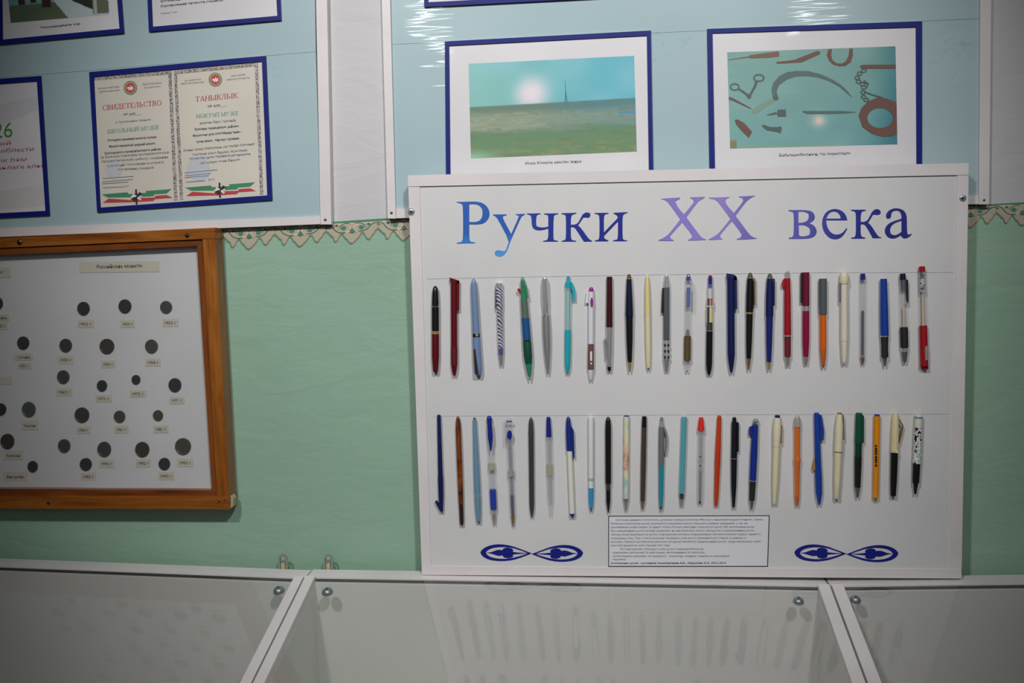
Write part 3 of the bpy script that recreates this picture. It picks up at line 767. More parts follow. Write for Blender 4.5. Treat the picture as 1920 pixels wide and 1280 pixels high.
mu = tv.n('ShaderNodeMix', _data_type='RGBA', _blend_type='MULTIPLY'); mu.inputs[0].default_value = 1; tv.l(zr, mu.inputs[6]); tv.l(xr, mu.inputs[7])
tv.base(tv.mix(mu.outputs[2], c1, (84, 164, 232)))
def soften(lp, keep=math.radians(48)):
    out = []; n = len(lp)
    for i, p in enumerate(lp):
        a, b = lp[i - 1], lp[(i + 1) % n]
        u1 = (p[0] - a[0], p[1] - a[1]); u2 = (b[0] - p[0], b[1] - p[1])
        an = abs(math.atan2(u1[0] * u2[1] - u1[1] * u2[0], u1[0] * u2[0] + u1[1] * u2[1]))
        if an > keep or an < .03: out.append(p)
        else: out += [lerp(p, a, .25), lerp(p, b, .25)]
    return out
T1, T2, T3 = zoom(840, 355, 5.3333), zoom(1220, 355, 8.727), zoom(1460, 355, 5.189)
letters = [
 (T1, [[(85, 125), (200, 122), (280, 120), (350, 135), (400, 180), (418, 240), (405, 295), (365, 335), (310, 350), (212, 348), (212, 490), (225, 520), (272, 530), (270, 538), (180, 538), (90, 542), (85, 534), (135, 522), (152, 490), (150, 180), (140, 145), (110, 135), (85, 130)],
       [(212, 148), (270, 145), (315, 160), (345, 200), (345, 265), (325, 305), (285, 325), (212, 325)]]),
 (T1, [[(450, 250), (585, 248), (585, 258), (552, 265), (548, 290), (632, 445), (708, 275), (705, 258), (678, 255), (678, 247), (770, 243), (770, 250), (740, 265), (725, 290), (640, 480), (620, 530), (598, 595), (575, 640), (545, 665), (505, 672), (472, 655), (466, 630), (480, 610), (510, 606), (545, 618), (575, 610), (590, 575), (612, 512), (500, 300), (475, 268), (450, 258)]]),
 (T1, [[(790, 240), (925, 238), (925, 246), (895, 252), (882, 275), (880, 350), (890, 370), (930, 380), (975, 378), (1003, 370), (1003, 275), (995, 255), (960, 248), (960, 240), (1102, 238), (1102, 246), (1068, 254), (1055, 280), (1053, 480), (1060, 505), (1102, 515), (1100, 521), (950, 521), (950, 515), (990, 505), (1003, 480), (1003, 390), (960, 403), (905, 410), (860, 398), (838, 365), (835, 285), (825, 258), (790, 248)]]),
 (T1, [[(1135, 237), (1283, 233), (1283, 241), (1245, 250), (1230, 275), (1228, 352), (1270, 352), (1300, 335), (1325, 290), (1345, 250), (1370, 232), (1400, 228), (1422, 240), (1424, 265), (1408, 282), (1380, 280), (1355, 280), (1335, 310), (1310, 345), (1300, 358), (1330, 385), (1390, 470), (1415, 500), (1440, 512), (1440, 520), (1358, 521), (1300, 430), (1270, 385), (1250, 375), (1228, 378), (1228, 480), (1240, 505), (1282, 514), (1280, 521), (1135, 521), (1135, 514), (1170, 505), (1180, 480), (1180, 275), (1168, 252), (1135, 245)]]),
 (T1, [[(1465, 235), (1605, 233), (1605, 240), (1570, 250), (1558, 275), (1560, 428), (1698, 285), (1690, 258), (1655, 240), (1655, 233), (1795, 226), (1795, 234), (1760, 245), (1745, 270), (1745, 480), (1755, 502), (1795, 512), (1790, 517), (1650, 517), (1650, 510), (1690, 500), (1700, 475), (1700, 320), (1560, 465), (1565, 490), (1605, 512), (1600, 518), (1465, 518), (1468, 511), (1505, 500), (1515, 470), (1515, 270), (1500, 248), (1465, 242)]]),
 (T2, [[(170, 150), (480, 130), (485, 140), (470, 160), (410, 185), (405, 205), (450, 300), (545, 405), (700, 220), (705, 195), (690, 160), (645, 138), (645, 128), (880, 118), (890, 125), (870, 145), (800, 180), (760, 220), (590, 445), (600, 480), (760, 690), (820, 770), (860, 800), (910, 815), (905, 823), (760, 833), (615, 835), (610, 825), (660, 800), (680, 770), (670, 735), (515, 540), (340, 735), (318, 765), (325, 800), (380, 832), (375, 840), (250, 842), (130, 838), (125, 828), (180, 808), (260, 760), (320, 700), (485, 490), (300, 230), (250, 180), (180, 158)]]),
 (T2, [[(950, 133), (1285, 123), (1290, 132), (1240, 150), (1220, 185), (1240, 250), (1360, 385), (1370, 375), (1510, 200), (1515, 165), (1490, 135), (1440, 122), (1440, 114), (1700, 103), (1705, 110), (1640, 135), (1560, 200), (1390, 430), (1580, 690), (1640, 760), (1690, 785), (1735, 795), (1735, 803), (1600, 815), (1410, 822), (1405, 812), (1470, 785), (1490, 755), (1480, 715), (1340, 528), (1320, 525), (1140, 740), (1135, 765), (1150, 795), (1175, 808), (1170, 815), (950, 827), (945, 818), (1040, 765), (1120, 710), (1305, 480), (1120, 225), (1060, 165), (955, 142)]]),
 (T3, [[(95, 200), (270, 200), (330, 215), (355, 260), (345, 300), (300, 328), (345, 350), (372, 395), (365, 440), (330, 468), (270, 480), (100, 480), (98, 470), (135, 462), (148, 430), (148, 250), (140, 220), (97, 208)],
       [(192, 215), (250, 215), (290, 235), (295, 270), (280, 305), (240, 322), (192, 325)], [(195, 345), (260, 348), (300, 375), (308, 405), (300, 440), (260, 455), (215, 456), (197, 445)]]),
 (T3, [[(668, 300), (462, 300), (468, 350), (490, 400), (530, 435), (580, 440), (625, 420), (660, 375), (668, 382), (640, 435), (600, 475), (545, 487), (490, 470), (440, 415), (420, 340), (430, 270), (465, 215), (520, 190), (570, 190), (620, 210), (655, 250)],
       [(463, 283), (605, 283), (595, 245), (565, 218), (530, 212), (490, 230)]]),
 (T3, [[(705, 197), (850, 197), (848, 205), (812, 215), (800, 240), (798, 315), (835, 315), (865, 300), (890, 255), (910, 215), (940, 192), (970, 190), (992, 210), (992, 235), (970, 248), (940, 245), (920, 245), (900, 275), (880, 310), (870, 325), (900, 350), (950, 430), (975, 460), (1000, 468), (998, 473), (915, 473), (870, 390), (840, 345), (822, 338), (798, 340), (798, 435), (810, 460), (845, 470), (840, 478), (705, 478), (705, 470), (740, 462), (752, 435), (752, 240), (742, 215), (705, 205)]]),
 (T3, [[(1045, 270), (1045, 245), (1065, 210), (1110, 185), (1155, 182), (1205, 195), (1235, 225), (1248, 270), (1248, 400), (1255, 435), (1270, 440), (1290, 430), (1297, 436), (1260, 470), (1220, 478), (1195, 460), (1190, 445), (1150, 470), (1110, 479), (1065, 468), (1035, 430), (1033, 385), (1055, 345), (1100, 315), (1195, 285), (1195, 250), (1180, 215), (1150, 203), (1115, 210), (1095, 235), (1095, 265), (1080, 283), (1055, 283)],
       [(1195, 303), (1130, 325), (1095, 355), (1082, 395), (1090, 430), (1120, 446), (1155, 440), (1195, 412)]]),
]
for Z, loops in letters:
    plate('title_letter', [Z(soften(lp)) for lp in loops], DB + .0006, .0006, tv.m, board)

# ornaments
navy_v = P((20, 30, 128), .35, name='navy_vinyl')
def ornament(ox, oy, s):
    Z = zoom(ox, oy, s)
    outer = [(936, 297), (800, 245), (640, 185), (470, 158), (330, 170), (220, 215), (172, 262), (165, 290), (200, 345), (300, 395), (470, 416), (640, 400), (780, 358)]
    inner = [(885, 295), (780, 255), (640, 210), (480, 198), (330, 218), (262, 260), (245, 290), (280, 335), (370, 370), (500, 382), (640, 368), (780, 332)]
    clover = [(252, 288), (330, 280), (390, 255), (440, 242), (498, 250), (505, 228), (540, 214), (580, 211), (630, 222), (660, 245), (650, 275), (720, 285), (880, 295), (720, 306), (650, 314), (660, 338), (630, 360), (580, 367), (535, 362), (505, 345), (498, 326), (440, 335), (385, 318), (320, 297)]
    it = []
    for mir in (False, True):
        mm_ = (lambda L: [(1872 - x, y + 10) for x, y in L]) if mir else (lambda L: L)
        it += [([Z(soften(mm_(outer))), Z(soften(mm_(inner)))], DB + .0006, .0006, navy_v), ([Z(soften(mm_(clover)))], DB + .0006, .0006, navy_v)]
    multi('ornament', it, board)
ornament(880, 1000, 8.0); ornament(1468.5, 1000, 7.9)

# typed information sheet
paper = P((222, 223, 230), .6, name='typing_paper')
IS = [(1140.5, 966.5), (1443, 965.5), (1440, 1062), (1140.5, 1062)]
info = plate('information_sheet', IS, DB + .0006, .0004, paper, board)
inn = [(1142, 968.1), (1441.4, 967.1), (1438.4, 1060.6), (1142, 1060.6)]
plate('printed_frame', [IS, inn], DB + .0008, 0.0001, P((40, 38, 40), .6, name='frame_ink'), info)
Zi = zoom(1120, 950, 5.647)
tink = P((92, 92, 100), .6, name='typed_ink')
for s, x0, y0, x1, y1, b in (
    ('Согласно данным статистики, ручками пользуется более 90% всего населения нашей планеты. Самое', 195, 147, 1755, 143, 0),
    ('большое количество ручек закупается учащимися школ и высших учебных заведений, а так же', 145, 187, 1592, 184, 0),
    ('рекламными агентствами. В одной только России ежегодно покупается около 500 миллионов ручек.', 145, 226, 1665, 222, 0),
    ('Все современные ручки можно разделить на два больших класса: авторучки и традиционные ручки.', 145, 266, 1665, 262, 0),
    ('Авторучками называются ручки, конструкция которых подразумевает автоматическую подачу чернил к', 145, 306, 1730, 302, 0),
    ('пишущему узлу. При этом в качестве пишущего узла могут применяться и перья, и шарики, и', 145, 346, 1575, 342, 0),
    ('волокна. Прямой противоположностью авторучек являются традиционные ручки, представляющие собой', 145, 385, 1728, 381, 0),
    ('простой держатель для стержня или пера.', 145, 424, 772, 422, 0),
    ('По конструкции пишущего узла ручки подразделяются на:', 240, 464, 1130, 462, 0),
    ('- шариковые (включают в себя шарик, выполненный из металла);', 145, 502, 1138, 500, 0),
    ('- капиллярные (работают по принципу фломастера, подавая чернила по волокнам);', 145, 541, 1402, 539, 0),
    ('- перьевые.', 145, 576, 305, 576, 0),
    ('Коллекцию ручек  составили Ахметвалиева В.В., Абдуллин И.З. 29.01.2014', 145, 617, 1362, 615, .025)):
    y0, y1 = 98 + (y0 - 98) * .975, 98 + (y1 - 98) * .975
    a, bq = Zi([(x0, y0), (x1, y1)])
    text(s, a, bq, 20 / 5.647, tink if not b else ink, info, DB + .0009, b)

# ------------------------------------------------------------------ the pens
K = P((24, 24, 28), .32, name='black_plastic'); KM = P((30, 30, 32), .6, name='black_rubber')
NAVY = P((24, 32, 82), .32, name='navy_plastic'); DNAVY = P((22, 30, 52), .3, name='dark_navy_plastic')
CHR = P((220, 222, 224), .18, .65, name='chrome'); SIL = P((166, 166, 168), .38, .5, name='silver_metal'); STEEL = P((116, 116, 120), .4, .5, name='dull_steel')
GOLD = P((196, 166, 106), .32, .5, name='gold_metal'); BRASS = P((150, 120, 80), .4, .5, name='brass_metal')
MAROON = P((96, 15, 25), .35, name='maroon_plastic'); DMAROON = P((64, 24, 30), .3, name='dark_maroon_plastic'); RED = P((160, 24, 36), .32, name='red_plastic'); CRIM = P((140, 20, 60), .32, name='crimson_plastic'); DCRIM = P((112, 24, 50), .32, name='dark_crimson_plastic')
LBLUE = P((114, 140, 178), .35, name='light_blue_plastic'); SKY = P((108, 146, 174), .35, name='sky_blue_plastic'); BLUE = P((26, 64, 154), .32, name='blue_plastic'); RBLUE = P((30, 40, 132), .32, name='royal_blue_plastic'); AZURE = P((48, 148, 204), .32, name='azure_plastic')
TURQ = P((36, 170, 186), .3, name='turquoise_plastic'); TEALD = P((44, 140, 158), .3, name='teal_plastic'); DGREEN = P((18, 76, 58), .4, name='dark_green_plastic'); GREEN = P((46, 134, 100), .3, name='green_plastic'); GGREY = P((92, 112, 100), .35, name='grey_green_plastic')
WHITE = P((222, 220, 226), .35, name='white_plastic'); IVORY = P((224, 216, 186), .4, name='ivory_plastic'); IVORY2 = P((224, 216, 200), .4, name='pale_ivory_plastic'); CREAM = P((224, 206, 148), .4, name='cream_plastic'); YCREAM = P((222, 214, 176), .4, name='yellowed_cream_plastic')
GREY = P((84, 92, 96), .35, name='grey_plastic'); DGREY = P((62, 62, 64), .45, name='dark_grey_plastic'); MGREY = P((112, 112, 114), .4, name='mid_grey_plastic'); PURPLE = P((146, 40, 142), .32, name='purple_plastic'); BROWN = P((116, 76, 72), .45, name='brown_rubber'); OBROWN = P((92, 74, 42), .5, name='olive_brown_rubber'); DBROWN = P((72, 60, 54), .35, name='dark_brown_plastic')
ORANGE = P((218, 100, 24), .32, name='orange_plastic'); DORANGE = P((196, 96, 40), .35, name='dark_orange_plastic'); ORED = P((196, 62, 22), .35, name='orange_red_plastic'); YORANGE = P((226, 142, 26), .32, name='yellow_orange_plastic')
CLR = clear((206, 206, 216), .16, refl=.05); CLRW = clear((222, 222, 224), .3, refl=.05); CLRT = clear((170, 220, 226), .45, refl=.05); AQUA = clear((96, 190, 204), .8); OTR = clear((238, 126, 50), .85); TGREEN = clear((64, 150, 112), .75)
TAPE = P((206, 200, 168), .6, name='yellowed_tape'); REFILL = clear((150, 150, 180), .55, name='refill_tube'); INKK = P((38, 34, 46), .4, name='ink_black'); INKP = P((52, 36, 78), .4, name='ink_violet'); YREF = P((226, 200, 150), .5, name='yellow_refill')

def pattern(name, kind):
    m = NT(name, rough=0.3)
    if kind == 'holo':
        m.b.inputs['Metallic'].default_value = .3
        v = m.n('ShaderNodeTexWave', _wave_type='BANDS', _bands_direction='DIAGONAL'); v.inputs['Scale'].default_value = 80; v.inputs['Distortion'].default_value = 4
        m.l(m.pos((1, 1, 1.4)), v.inputs['Vector']); m.base(m.ramp(v.outputs['Fac'], [(0.3, (96, 94, 130)), (0.5, (170, 168, 186)), (0.65, (240, 240, 244))]))
    elif kind == 'tortoise':
        n = m.noise(m.pos((1, 1, .6)), 70, 4, .6, 1.0); m.base(m.ramp(n.outputs['Fac'], [(0.35, (54, 30, 20)), (0.55, (122, 62, 24)), (0.7, (150, 84, 36))]))
    elif kind == 'pastel':
        n = m.noise(m.pos((1, 1, .7)), 55, 3, .5, .5); m.base(m.ramp(n.outputs['Fac'], [(0.32, (160, 196, 194)), (0.46, (216, 220, 192)), (0.58, (226, 214, 168)), (0.66, (216, 170, 150)), (0.72, (120, 120, 110))]))
    elif kind == 'comic':
        n = m.noise(m.pos(), 140, 2, .4, .6); m.base(m.ramp(n.outputs['Fac'], [(0.34, (24, 26, 34)), (0.40, (226, 226, 214)), (0.5, (140, 186, 200)), (0.57, (214, 222, 216)), (0.63, (196, 90, 70)), (0.68, (30, 40, 60))], 'CONSTANT'))
    elif kind == 'sticker':
        n = m.noise(m.pos((1, 1, 1.5)), 190, 2); m.base(m.ramp(n.outputs['Fac'], [(0.44, (50, 50, 54)), (0.52, (200, 200, 204))]))
    return m.m
HOLO, TORT, PAST, COMIC, STICK = (pattern(n, k_) for n, k_ in (('holographic_wrap', 'holo'), ('tortoiseshell', 'tortoise'), ('pastel_wrap', 'pastel'), ('comic_wrap', 'comic'), ('sticker_print', 'sticker')))

ZP = {1: (780, 480, 5.121), 2: (1090, 480, 5.121), 3: (1400, 480, 5.0526), 4: (800, 760, 5.334), 5: (1090, 760, 5.333), 6: (1400, 760, 5.0526)}
def pen(z, top, bot, label, segs, extra=(), fat=0.94):
    """segs: (part, material, [(y, width), ...]) down the pen in zoomed pixels; extra: (part, material, outline, place)"""
    ox, oy, s = ZP[z]
    row = 'pens in the upper row' if z < 4 else 'pens in the lower row'
    wmax = max(w for _, _, pr in segs for _, w in pr) * fat / s
    mpp = (W(1300, 700, DB) - W(1299, 700, DB)).length
    rmax = wmax / 2 * mpp
    da = DB + rmax + 0.0004
    A = W(ox + top[0] / s, oy + top[1] / s, da); Bw = W(ox + bot[0] / s, oy + bot[1] / s, da)
    root = thing('pen', W(ox + bot[0] / s, oy + bot[1] / s, DB), label, 'pen', row)
    H = bot[1] - top[1]
    for part, m, pr in segs:
        lathe(part, A, Bw, [((y - top[1]) / H, w * fat / s / 2 * mpp) for y, w in pr], m, root)
    for e in extra:
        part, m, lp, place = e[:4]
        if place == 'side': d, th = da + .0012, .0024
        elif place == 'front': d, th = da + rmax + .0006, .0016
        else: d, th = da + place * mpp / s / 2 + .0003, .0008     # lies on a barrel of that width
        plate(part, [(ox + x / s, oy + y / s) for x, y in lp], d, th, m, root)
    return root
def rc(x0, y0, x1, y1): return [(x0, y0), (x1, y0), (x1, y1), (x0, y1)]
def dome(y0, y1, w): h = y1 - y0; return [(y0, w * .15), (y0 + h * .12, w * .5), (y0 + h * .4, w * .83), (y1, w)]
def tip(y0, y1, w0, w1): return [(y0, w0), (y0 + (y1 - y0) * .5, (w0 + w1) / 2 + .08 * w0), (y1, w1)]

# upper row
pen(1, (185, 285), (188, 1118), 'short thick pen with black cap and dark red lower half', [('cap', K, dome(285, 350, 66) + [(470, 76)]), ('neck', DGREY, [(470, 64), (490, 64)]), ('barrel', K, [(490, 78), (715, 78)]), ('ring', GOLD, [(715, 74), (745, 74)]), ('lower_barrel', MAROON, [(745, 80), (960, 80), (1080, 62), (1105, 56), (1118, 36)])])
pen(1, (364, 240), (368, 1145), 'dark red pen with slanted top and broad clip beside the black-capped one', [('barrel', MAROON, [(240, 68), (870, 68)]), ('grip', P((96, 14, 26), .5, name='dark_red_rubber'), [(870, 72), (1040, 72)]), ('tip', MAROON, tip(1040, 1145, 70, 28))],
    [('slanted_top', MAROON, [(320, 205), (415, 236), (415, 262), (331, 262)], 'side'), ('clip', MAROON, [(392, 240), (415, 240), (413, 520), (392, 520)], 'side')])
pen(1, (552, 215), (598, 1140), 'pale blue fountain pen with dark ring and clip low down', [('barrel', LBLUE, dome(215, 270, 56) + [(330, 66), (740, 76)]), ('ring', P((70, 64, 60), .25, .8, name='dark_metal'), [(740, 78), (775, 78)]), ('cap', LBLUE, [(775, 82), (1000, 90), (1110, 86), (1140, 64)])],
    [('clip', P((96, 84, 74), .3, .7, name='bronze_metal'), [(552, 895), (568, 890), (600, 1130), (566, 1128)], 'front'), ('ring_glint', CHR, rc(570, 744, 598, 771), 78)])
pen(1, (797, 260), (818, 1050), 'slim silver pen wrapped in glittering zigzag pattern', [('button', CHR, [(260, 72), (300, 72)]), ('barrel', HOLO, [(300, 72), (500, 70), (510, 60), (880, 55)]), ('band', P((124, 112, 170), .3, .5, name='violet_metal'), [(880, 54), (945, 50)]), ('tip', SIL, tip(945, 1050, 45, 20))],
    [('clip', P((70, 70, 86), .3, .7, name='dark_clip_metal'), rc(762, 300, 778, 505), 'side')])
pen(1, (1022, 200), (1092, 1190), 'green multicolour pen with blue band and red slider', [('top', TGREEN, dome(200, 260, 50) + [(420, 72)]), ('barrel', GGREY, [(420, 72), (590, 78)]), ('band', P((28, 84, 140), .4, name='blue_rubber'), [(590, 84), (800, 88)]), ('grip', DGREEN, [(805, 90), (815, 84), (830, 92), (960, 90), (1030, 76)]), ('cone', GREEN, tip(1030, 1150, 72, 34)), ('tip', SIL, [(1150, 22), (1190, 16)]), ('refill', P((40, 62, 56), .4, name='dark_refill'), [(250, 26), (418, 30)])],
    [('slider', RED, [(970, 318), (988, 308), (1004, 325), (1000, 350), (985, 345)], 'side'), ('clip', GREEN, [(1045, 270), (1062, 285), (1080, 405), (1062, 412)], 'side')])
pen(1, (1235, 190), (1268, 1135), 'all-silver pen tapering to a fine point', [('top', CHR, dome(190, 230, 58) + [(570, 68)]), ('barrel', SIL, [(570, 72), (720, 78), (900, 66), (1050, 40), (1135, 12)])],
    [('clip', CHR, [(1215, 215), (1255, 215), (1262, 440), (1246, 570), (1232, 565), (1216, 400)], 'front')])
pen(1, (1462, 190), (1455, 1130), 'turquoise pen with clear upper barrel and curved clip', [('button', TURQ, [(190, 30), (250, 36)]), ('collar', TURQ, [(250, 64), (300, 64)]), ('barrel', CLRT, [(300, 58), (705, 58)]), ('grip', TURQ, [(705, 62), (900, 64), (1040, 58)]), ('tip', TURQ, tip(1040, 1120, 56, 26)), ('point', GREY, [(1120, 22), (1130, 16)]), ('refill', P((190, 206, 206), .5, name='pale_refill'), [(330, 26), (700, 26)])],
    [('clip', TURQ, [(1480, 248), (1502, 252), (1528, 330), (1530, 428), (1508, 430), (1502, 340), (1478, 275)], 'side')])
pen(2, (95, 297), (90, 1200), 'white pen with purple top and brown rubber grip', [('button', PURPLE, dome(297, 312, 44) + [(340, 46)]), ('barrel', WHITE, [(340, 52), (450, 58), (840, 56)]), ('grip', BROWN, [(845, 60), (1085, 66)]), ('tip', WHITE, tip(1085, 1190, 58, 18)), ('point', GREY, [(1190, 16), (1200, 10)])],
    [('clip', WHITE, [(50, 335), (70, 345), (66, 450), (38, 450)], 'side'), ('inlay', PURPLE, ell(100, 445, 13, 48, 16), 56), ('mark', WHITE, rc(84, 915, 104, 1005), 64), ('mark', WHITE, rc(88, 1022, 102, 1040), 64)])
pen(2, (270, 197), (268, 1100), 'dark maroon pen with a mirror-bright chrome cap below', [('barrel', DMAROON, [(197, 58), (680, 68)]), ('cap', CHR, [(680, 68), (900, 64), (1060, 48)]), ('end', K, [(1060, 44), (1100, 34)])], [('clip', SIL, [(218, 790), (230, 790), (248, 985), (232, 990)], 'side')])
pen(2, (458, 172), (465, 1110), 'black and navy pen with gold tip, swelling cap without clip', [('dome', DMAROON, dome(172, 208, 44)), ('ring', GOLD, [(208, 48), (220, 48)]), ('cap', DNAVY, [(220, 50), (400, 70), (560, 82), (580, 80)]), ('barrel', K, [(580, 74), (800, 68), (1015, 46)]), ('tip', GOLD, tip(1015, 1110, 42, 12))])
pen(2, (632, 180), (645, 1100), 'slender plain cream pen in the upper row', [('cap', CREAM, dome(180, 200, 32) + [(300, 48), (565, 60)]), ('barrel', YCREAM, [(565, 56), (800, 56), (1000, 48), (1070, 34)]), ('tip', MGREY, [(1070, 18), (1100, 12)])])
pen(2, (817, 172), (817, 1105), 'grey pen with chrome knob and dotted silver grip', [('button', CHR, dome(172, 190, 38) + [(235, 44)]), ('collar', CHR, [(235, 54), (300, 58)]), ('barrel', GREY, [(300, 62), (805, 62)]), ('grip', P((190, 190, 192), .35, .4, name='silver_plastic'), [(805, 62), (985, 62)]), ('tip', SIL, tip(985, 1105, 60, 24))],
    [('clip', K, [(778, 305), (792, 305), (790, 545), (768, 545)], 'side')] + [('grip_dot', KM, ell(x, y, 11, 14, 10), 58) for x in (803, 836) for y in (855, 912, 970)])
pen(2, (1028, 170), (1015, 1110), 'clear pen with blue arched top and olive brown grip', [('top', clear((70, 84, 150), .75), dome(170, 205, 44) + [(235, 46)]), ('barrel', CLR, [(235, 56), (760, 58)]), ('grip', OBROWN, [(765, 68), (1000, 70)]), ('cone', CLRW, tip(1000, 1100, 54, 26)), ('point', MGREY, [(1100, 20), (1110, 14)]), ('refill', REFILL, [(300, 34), (490, 34)]), ('spring', MGREY, [(700, 24), (760, 30)])],
    [('clip', CLR, [(1055, 235), (1075, 245), (1092, 330), (1085, 530), (1068, 530), (1072, 340)], 'side'), ('print', P((84, 104, 160), .5, name='blue_print'), rc(1014, 300, 1046, 485), 52)])
pen(2, (1238, 185), (1225, 1135), 'pen with red and blue top, striped window and black lower half', [('button', RED, [(185, 36), (206, 36)]), ('plunger', RBLUE, [(206, 38), (300, 40)]), ('barrel', CLR, [(268, 58), (400, 60)]), ('window', CREAM, [(400, 58), (632, 60)]), ('band', DGREY, [(636, 60), (710, 62)]), ('ring', GOLD, [(710, 64), (718, 64)]), ('lower_barrel', K, [(718, 66), (1030, 66), (1090, 54), (1135, 30)]), ('inner_tube', WHITE, [(310, 44), (400, 44)])],
    [('stripe', P((60, 62, 96), .4, name='stripe_navy'), rc(1212, 405, 1232, 475), 58), ('stripe', P((176, 84, 84), .4, name='stripe_red'), rc(1240, 405, 1262, 475), 56), ('stripe', WHITE, rc(1206, 478, 1264, 486), 60), ('stripe', P((60, 66, 70), .4, name='stripe_grey'), rc(1208, 488, 1230, 632), 58)])
pen(2, (1434, 205), (1440, 1125), 'navy blue pen with slanted top and broad side clip', [('barrel', NAVY, [(205, 76), (950, 76)]), ('tip', NAVY, tip(950, 1112, 74, 26)), ('point', MGREY, [(1112, 20), (1125, 12)])],
    [('slanted_top', NAVY, [(1394, 165), (1470, 178), (1492, 200), (1496, 230), (1397, 230)], 'side'), ('clip', NAVY, [(1470, 190), (1494, 200), (1497, 512), (1472, 512)], 'side')])
pen(2, (1622, 158), (1605, 1090), 'black pen with gold rings, tip and thin gold clip', [('dome', DGREY, dome(158, 204, 50)), ('ring', GOLD, [(204, 54), (213, 54)]), ('cap', K, [(213, 60), (380, 74), (535, 74)]), ('ring', GOLD, [(535, 74), (551, 74)]), ('barrel', K, [(551, 68), (800, 62), (980, 48)]), ('tip', BRASS, tip(980, 1090, 44, 16))], [('clip', BRASS, [(1658, 212), (1672, 214), (1674, 470), (1662, 470)], 'side')])
pen(3, (220, 165), (210, 1072), 'royal blue pen with dark navy cap and gold tip', [('dome', DGREY, dome(165, 204, 50)), ('ring', GOLD, [(204, 52), (212, 52)]), ('cap', NAVY, [(212, 60), (380, 78), (565, 78)]), ('barrel', P((28, 40, 112), .32, name='ink_blue_plastic'), [(565, 70), (800, 62), (1000, 46)]), ('tip', GOLD, tip(1000, 1072, 38, 22))], [('clip', NAVY, [(254, 212), (268, 216), (268, 470), (256, 470)], 'side')])
pen(3, (385, 130), (388, 1035), 'bright red pen with chrome ball knob and silver ring', [('button', CHR, dome(130, 150, 38) + [(165, 34), (210, 40)]), ('barrel', RED, [(210, 56), (400, 64), (745, 70)]), ('ring', CHR, [(745, 68), (758, 68)]), ('grip', P((112, 24, 34), .5, name='dark_red_grip'), [(758, 64), (860, 62), (950, 62)]), ('tip', SIL, tip(950, 1035, 46, 24))], [('clip', RED, [(345, 222), (362, 212), (366, 285), (338, 292), (332, 260)], 'side')])
pen(3, (562, 153), (560, 1020), 'crimson pen with wide silver ring and dark metal clip', [('cap', DCRIM, [(153, 66), (470, 68)]), ('ring', CHR, [(470, 66), (516, 66)]), ('barrel', CRIM, [(516, 66), (800, 66), (950, 52)]), ('tip', SIL, tip(950, 1020, 46, 28))], [('clip', P((60, 48, 54), .3, .6, name='black_chrome'), [(512, 158), (532, 156), (530, 440), (510, 440)], 'side')])
pen(3, (722, 213), (725, 1055), 'two-tone pen, grey cap over orange barrel', [('cap', GREY, [(213, 76), (550, 76)]), ('barrel', ORANGE, [(550, 62), (880, 62)]), ('cone', DORANGE, tip(880, 1030, 60, 34)), ('tip', BRASS, [(1030, 30), (1055, 16)])], [('clip', DGREY, [(686, 235), (702, 235), (700, 500), (686, 500)], 'side')])
pen(3, (922, 158), (925, 1015), 'ivory pen with bell-shaped top and steel clip, upper row', [('cap', IVORY, [(158, 70), (175, 78), (240, 88), (262, 74)]), ('barrel', IVORY2, [(262, 66), (800, 68)]), ('cone', IVORY2, tip(800, 1000, 62, 40)), ('tip', WHITE, [(1000, 32), (1015, 26)])], [('clip', STEEL, [(880, 255), (894, 255), (894, 435), (880, 435)], 'side')])
pen(3, (1100, 165), (1097, 1030), 'clear stick pen with blue plug and dark ink column', [('plug', RBLUE, [(165, 44), (225, 48)]), ('barrel', CLR, [(225, 58), (935, 58), (965, 46)]), ('refill', INKK, [(515, 22), (940, 22)]), ('cone', P((120, 88, 64), .4, name='brown_cone'), tip(955, 1030, 42, 12))])
pen(3, (1297, 215), (1310, 1040), 'blue pen with black ribbed grip and steel point', [('barrel', BLUE, [(215, 62), (500, 76), (750, 80)]), ('ring', CHR, [(750, 74), (761, 74)]), ('grip', KM, [(761, 72), (860, 64), (955, 66)]), ('tip', STEEL, tip(955, 1040, 42, 16))])
pen(3, (1478, 165), (1497, 1005), 'clear pen with navy top, black clip and black grip', [('button', DNAVY, [(165, 52), (230, 58)]), ('plunger', DNAVY, [(230, 44), (315, 44)]), ('barrel', CLR, [(225, 60), (670, 62)]), ('grip', KM, [(672, 74), (865, 72)]), ('collar', CHR, [(865, 62), (905, 60)]), ('tip', STEEL, tip(905, 1005, 56, 28)), ('refill', YREF, [(480, 20), (668, 20)])], [('clip', K, [(1504, 222), (1530, 224), (1534, 440), (1516, 440)], 'side'), ('clip_end', CHR, rc(1506, 424, 1533, 455), 'side')])
pen(3, (1660, 97), (1683, 1075), 'long clear gel pen with red plug and red cap below', [('plug', RED, [(97, 56), (150, 58)]), ('barrel', CLR, [(150, 58), (655, 64)]), ('label_wrap', STICK, [(175, 54), (340, 56)]), ('refill', YREF, [(345, 18), (655, 22)]), ('cap', RED, [(655, 72), (1040, 76)])],
    [('cap_end', RED, [(1645, 1035), (1722, 1035), (1722, 1076), (1690, 1074), (1645, 1048)], 'side'), ('clip', CHR, [(1690, 865), (1714, 850), (1716, 980), (1694, 990)], 'front')])
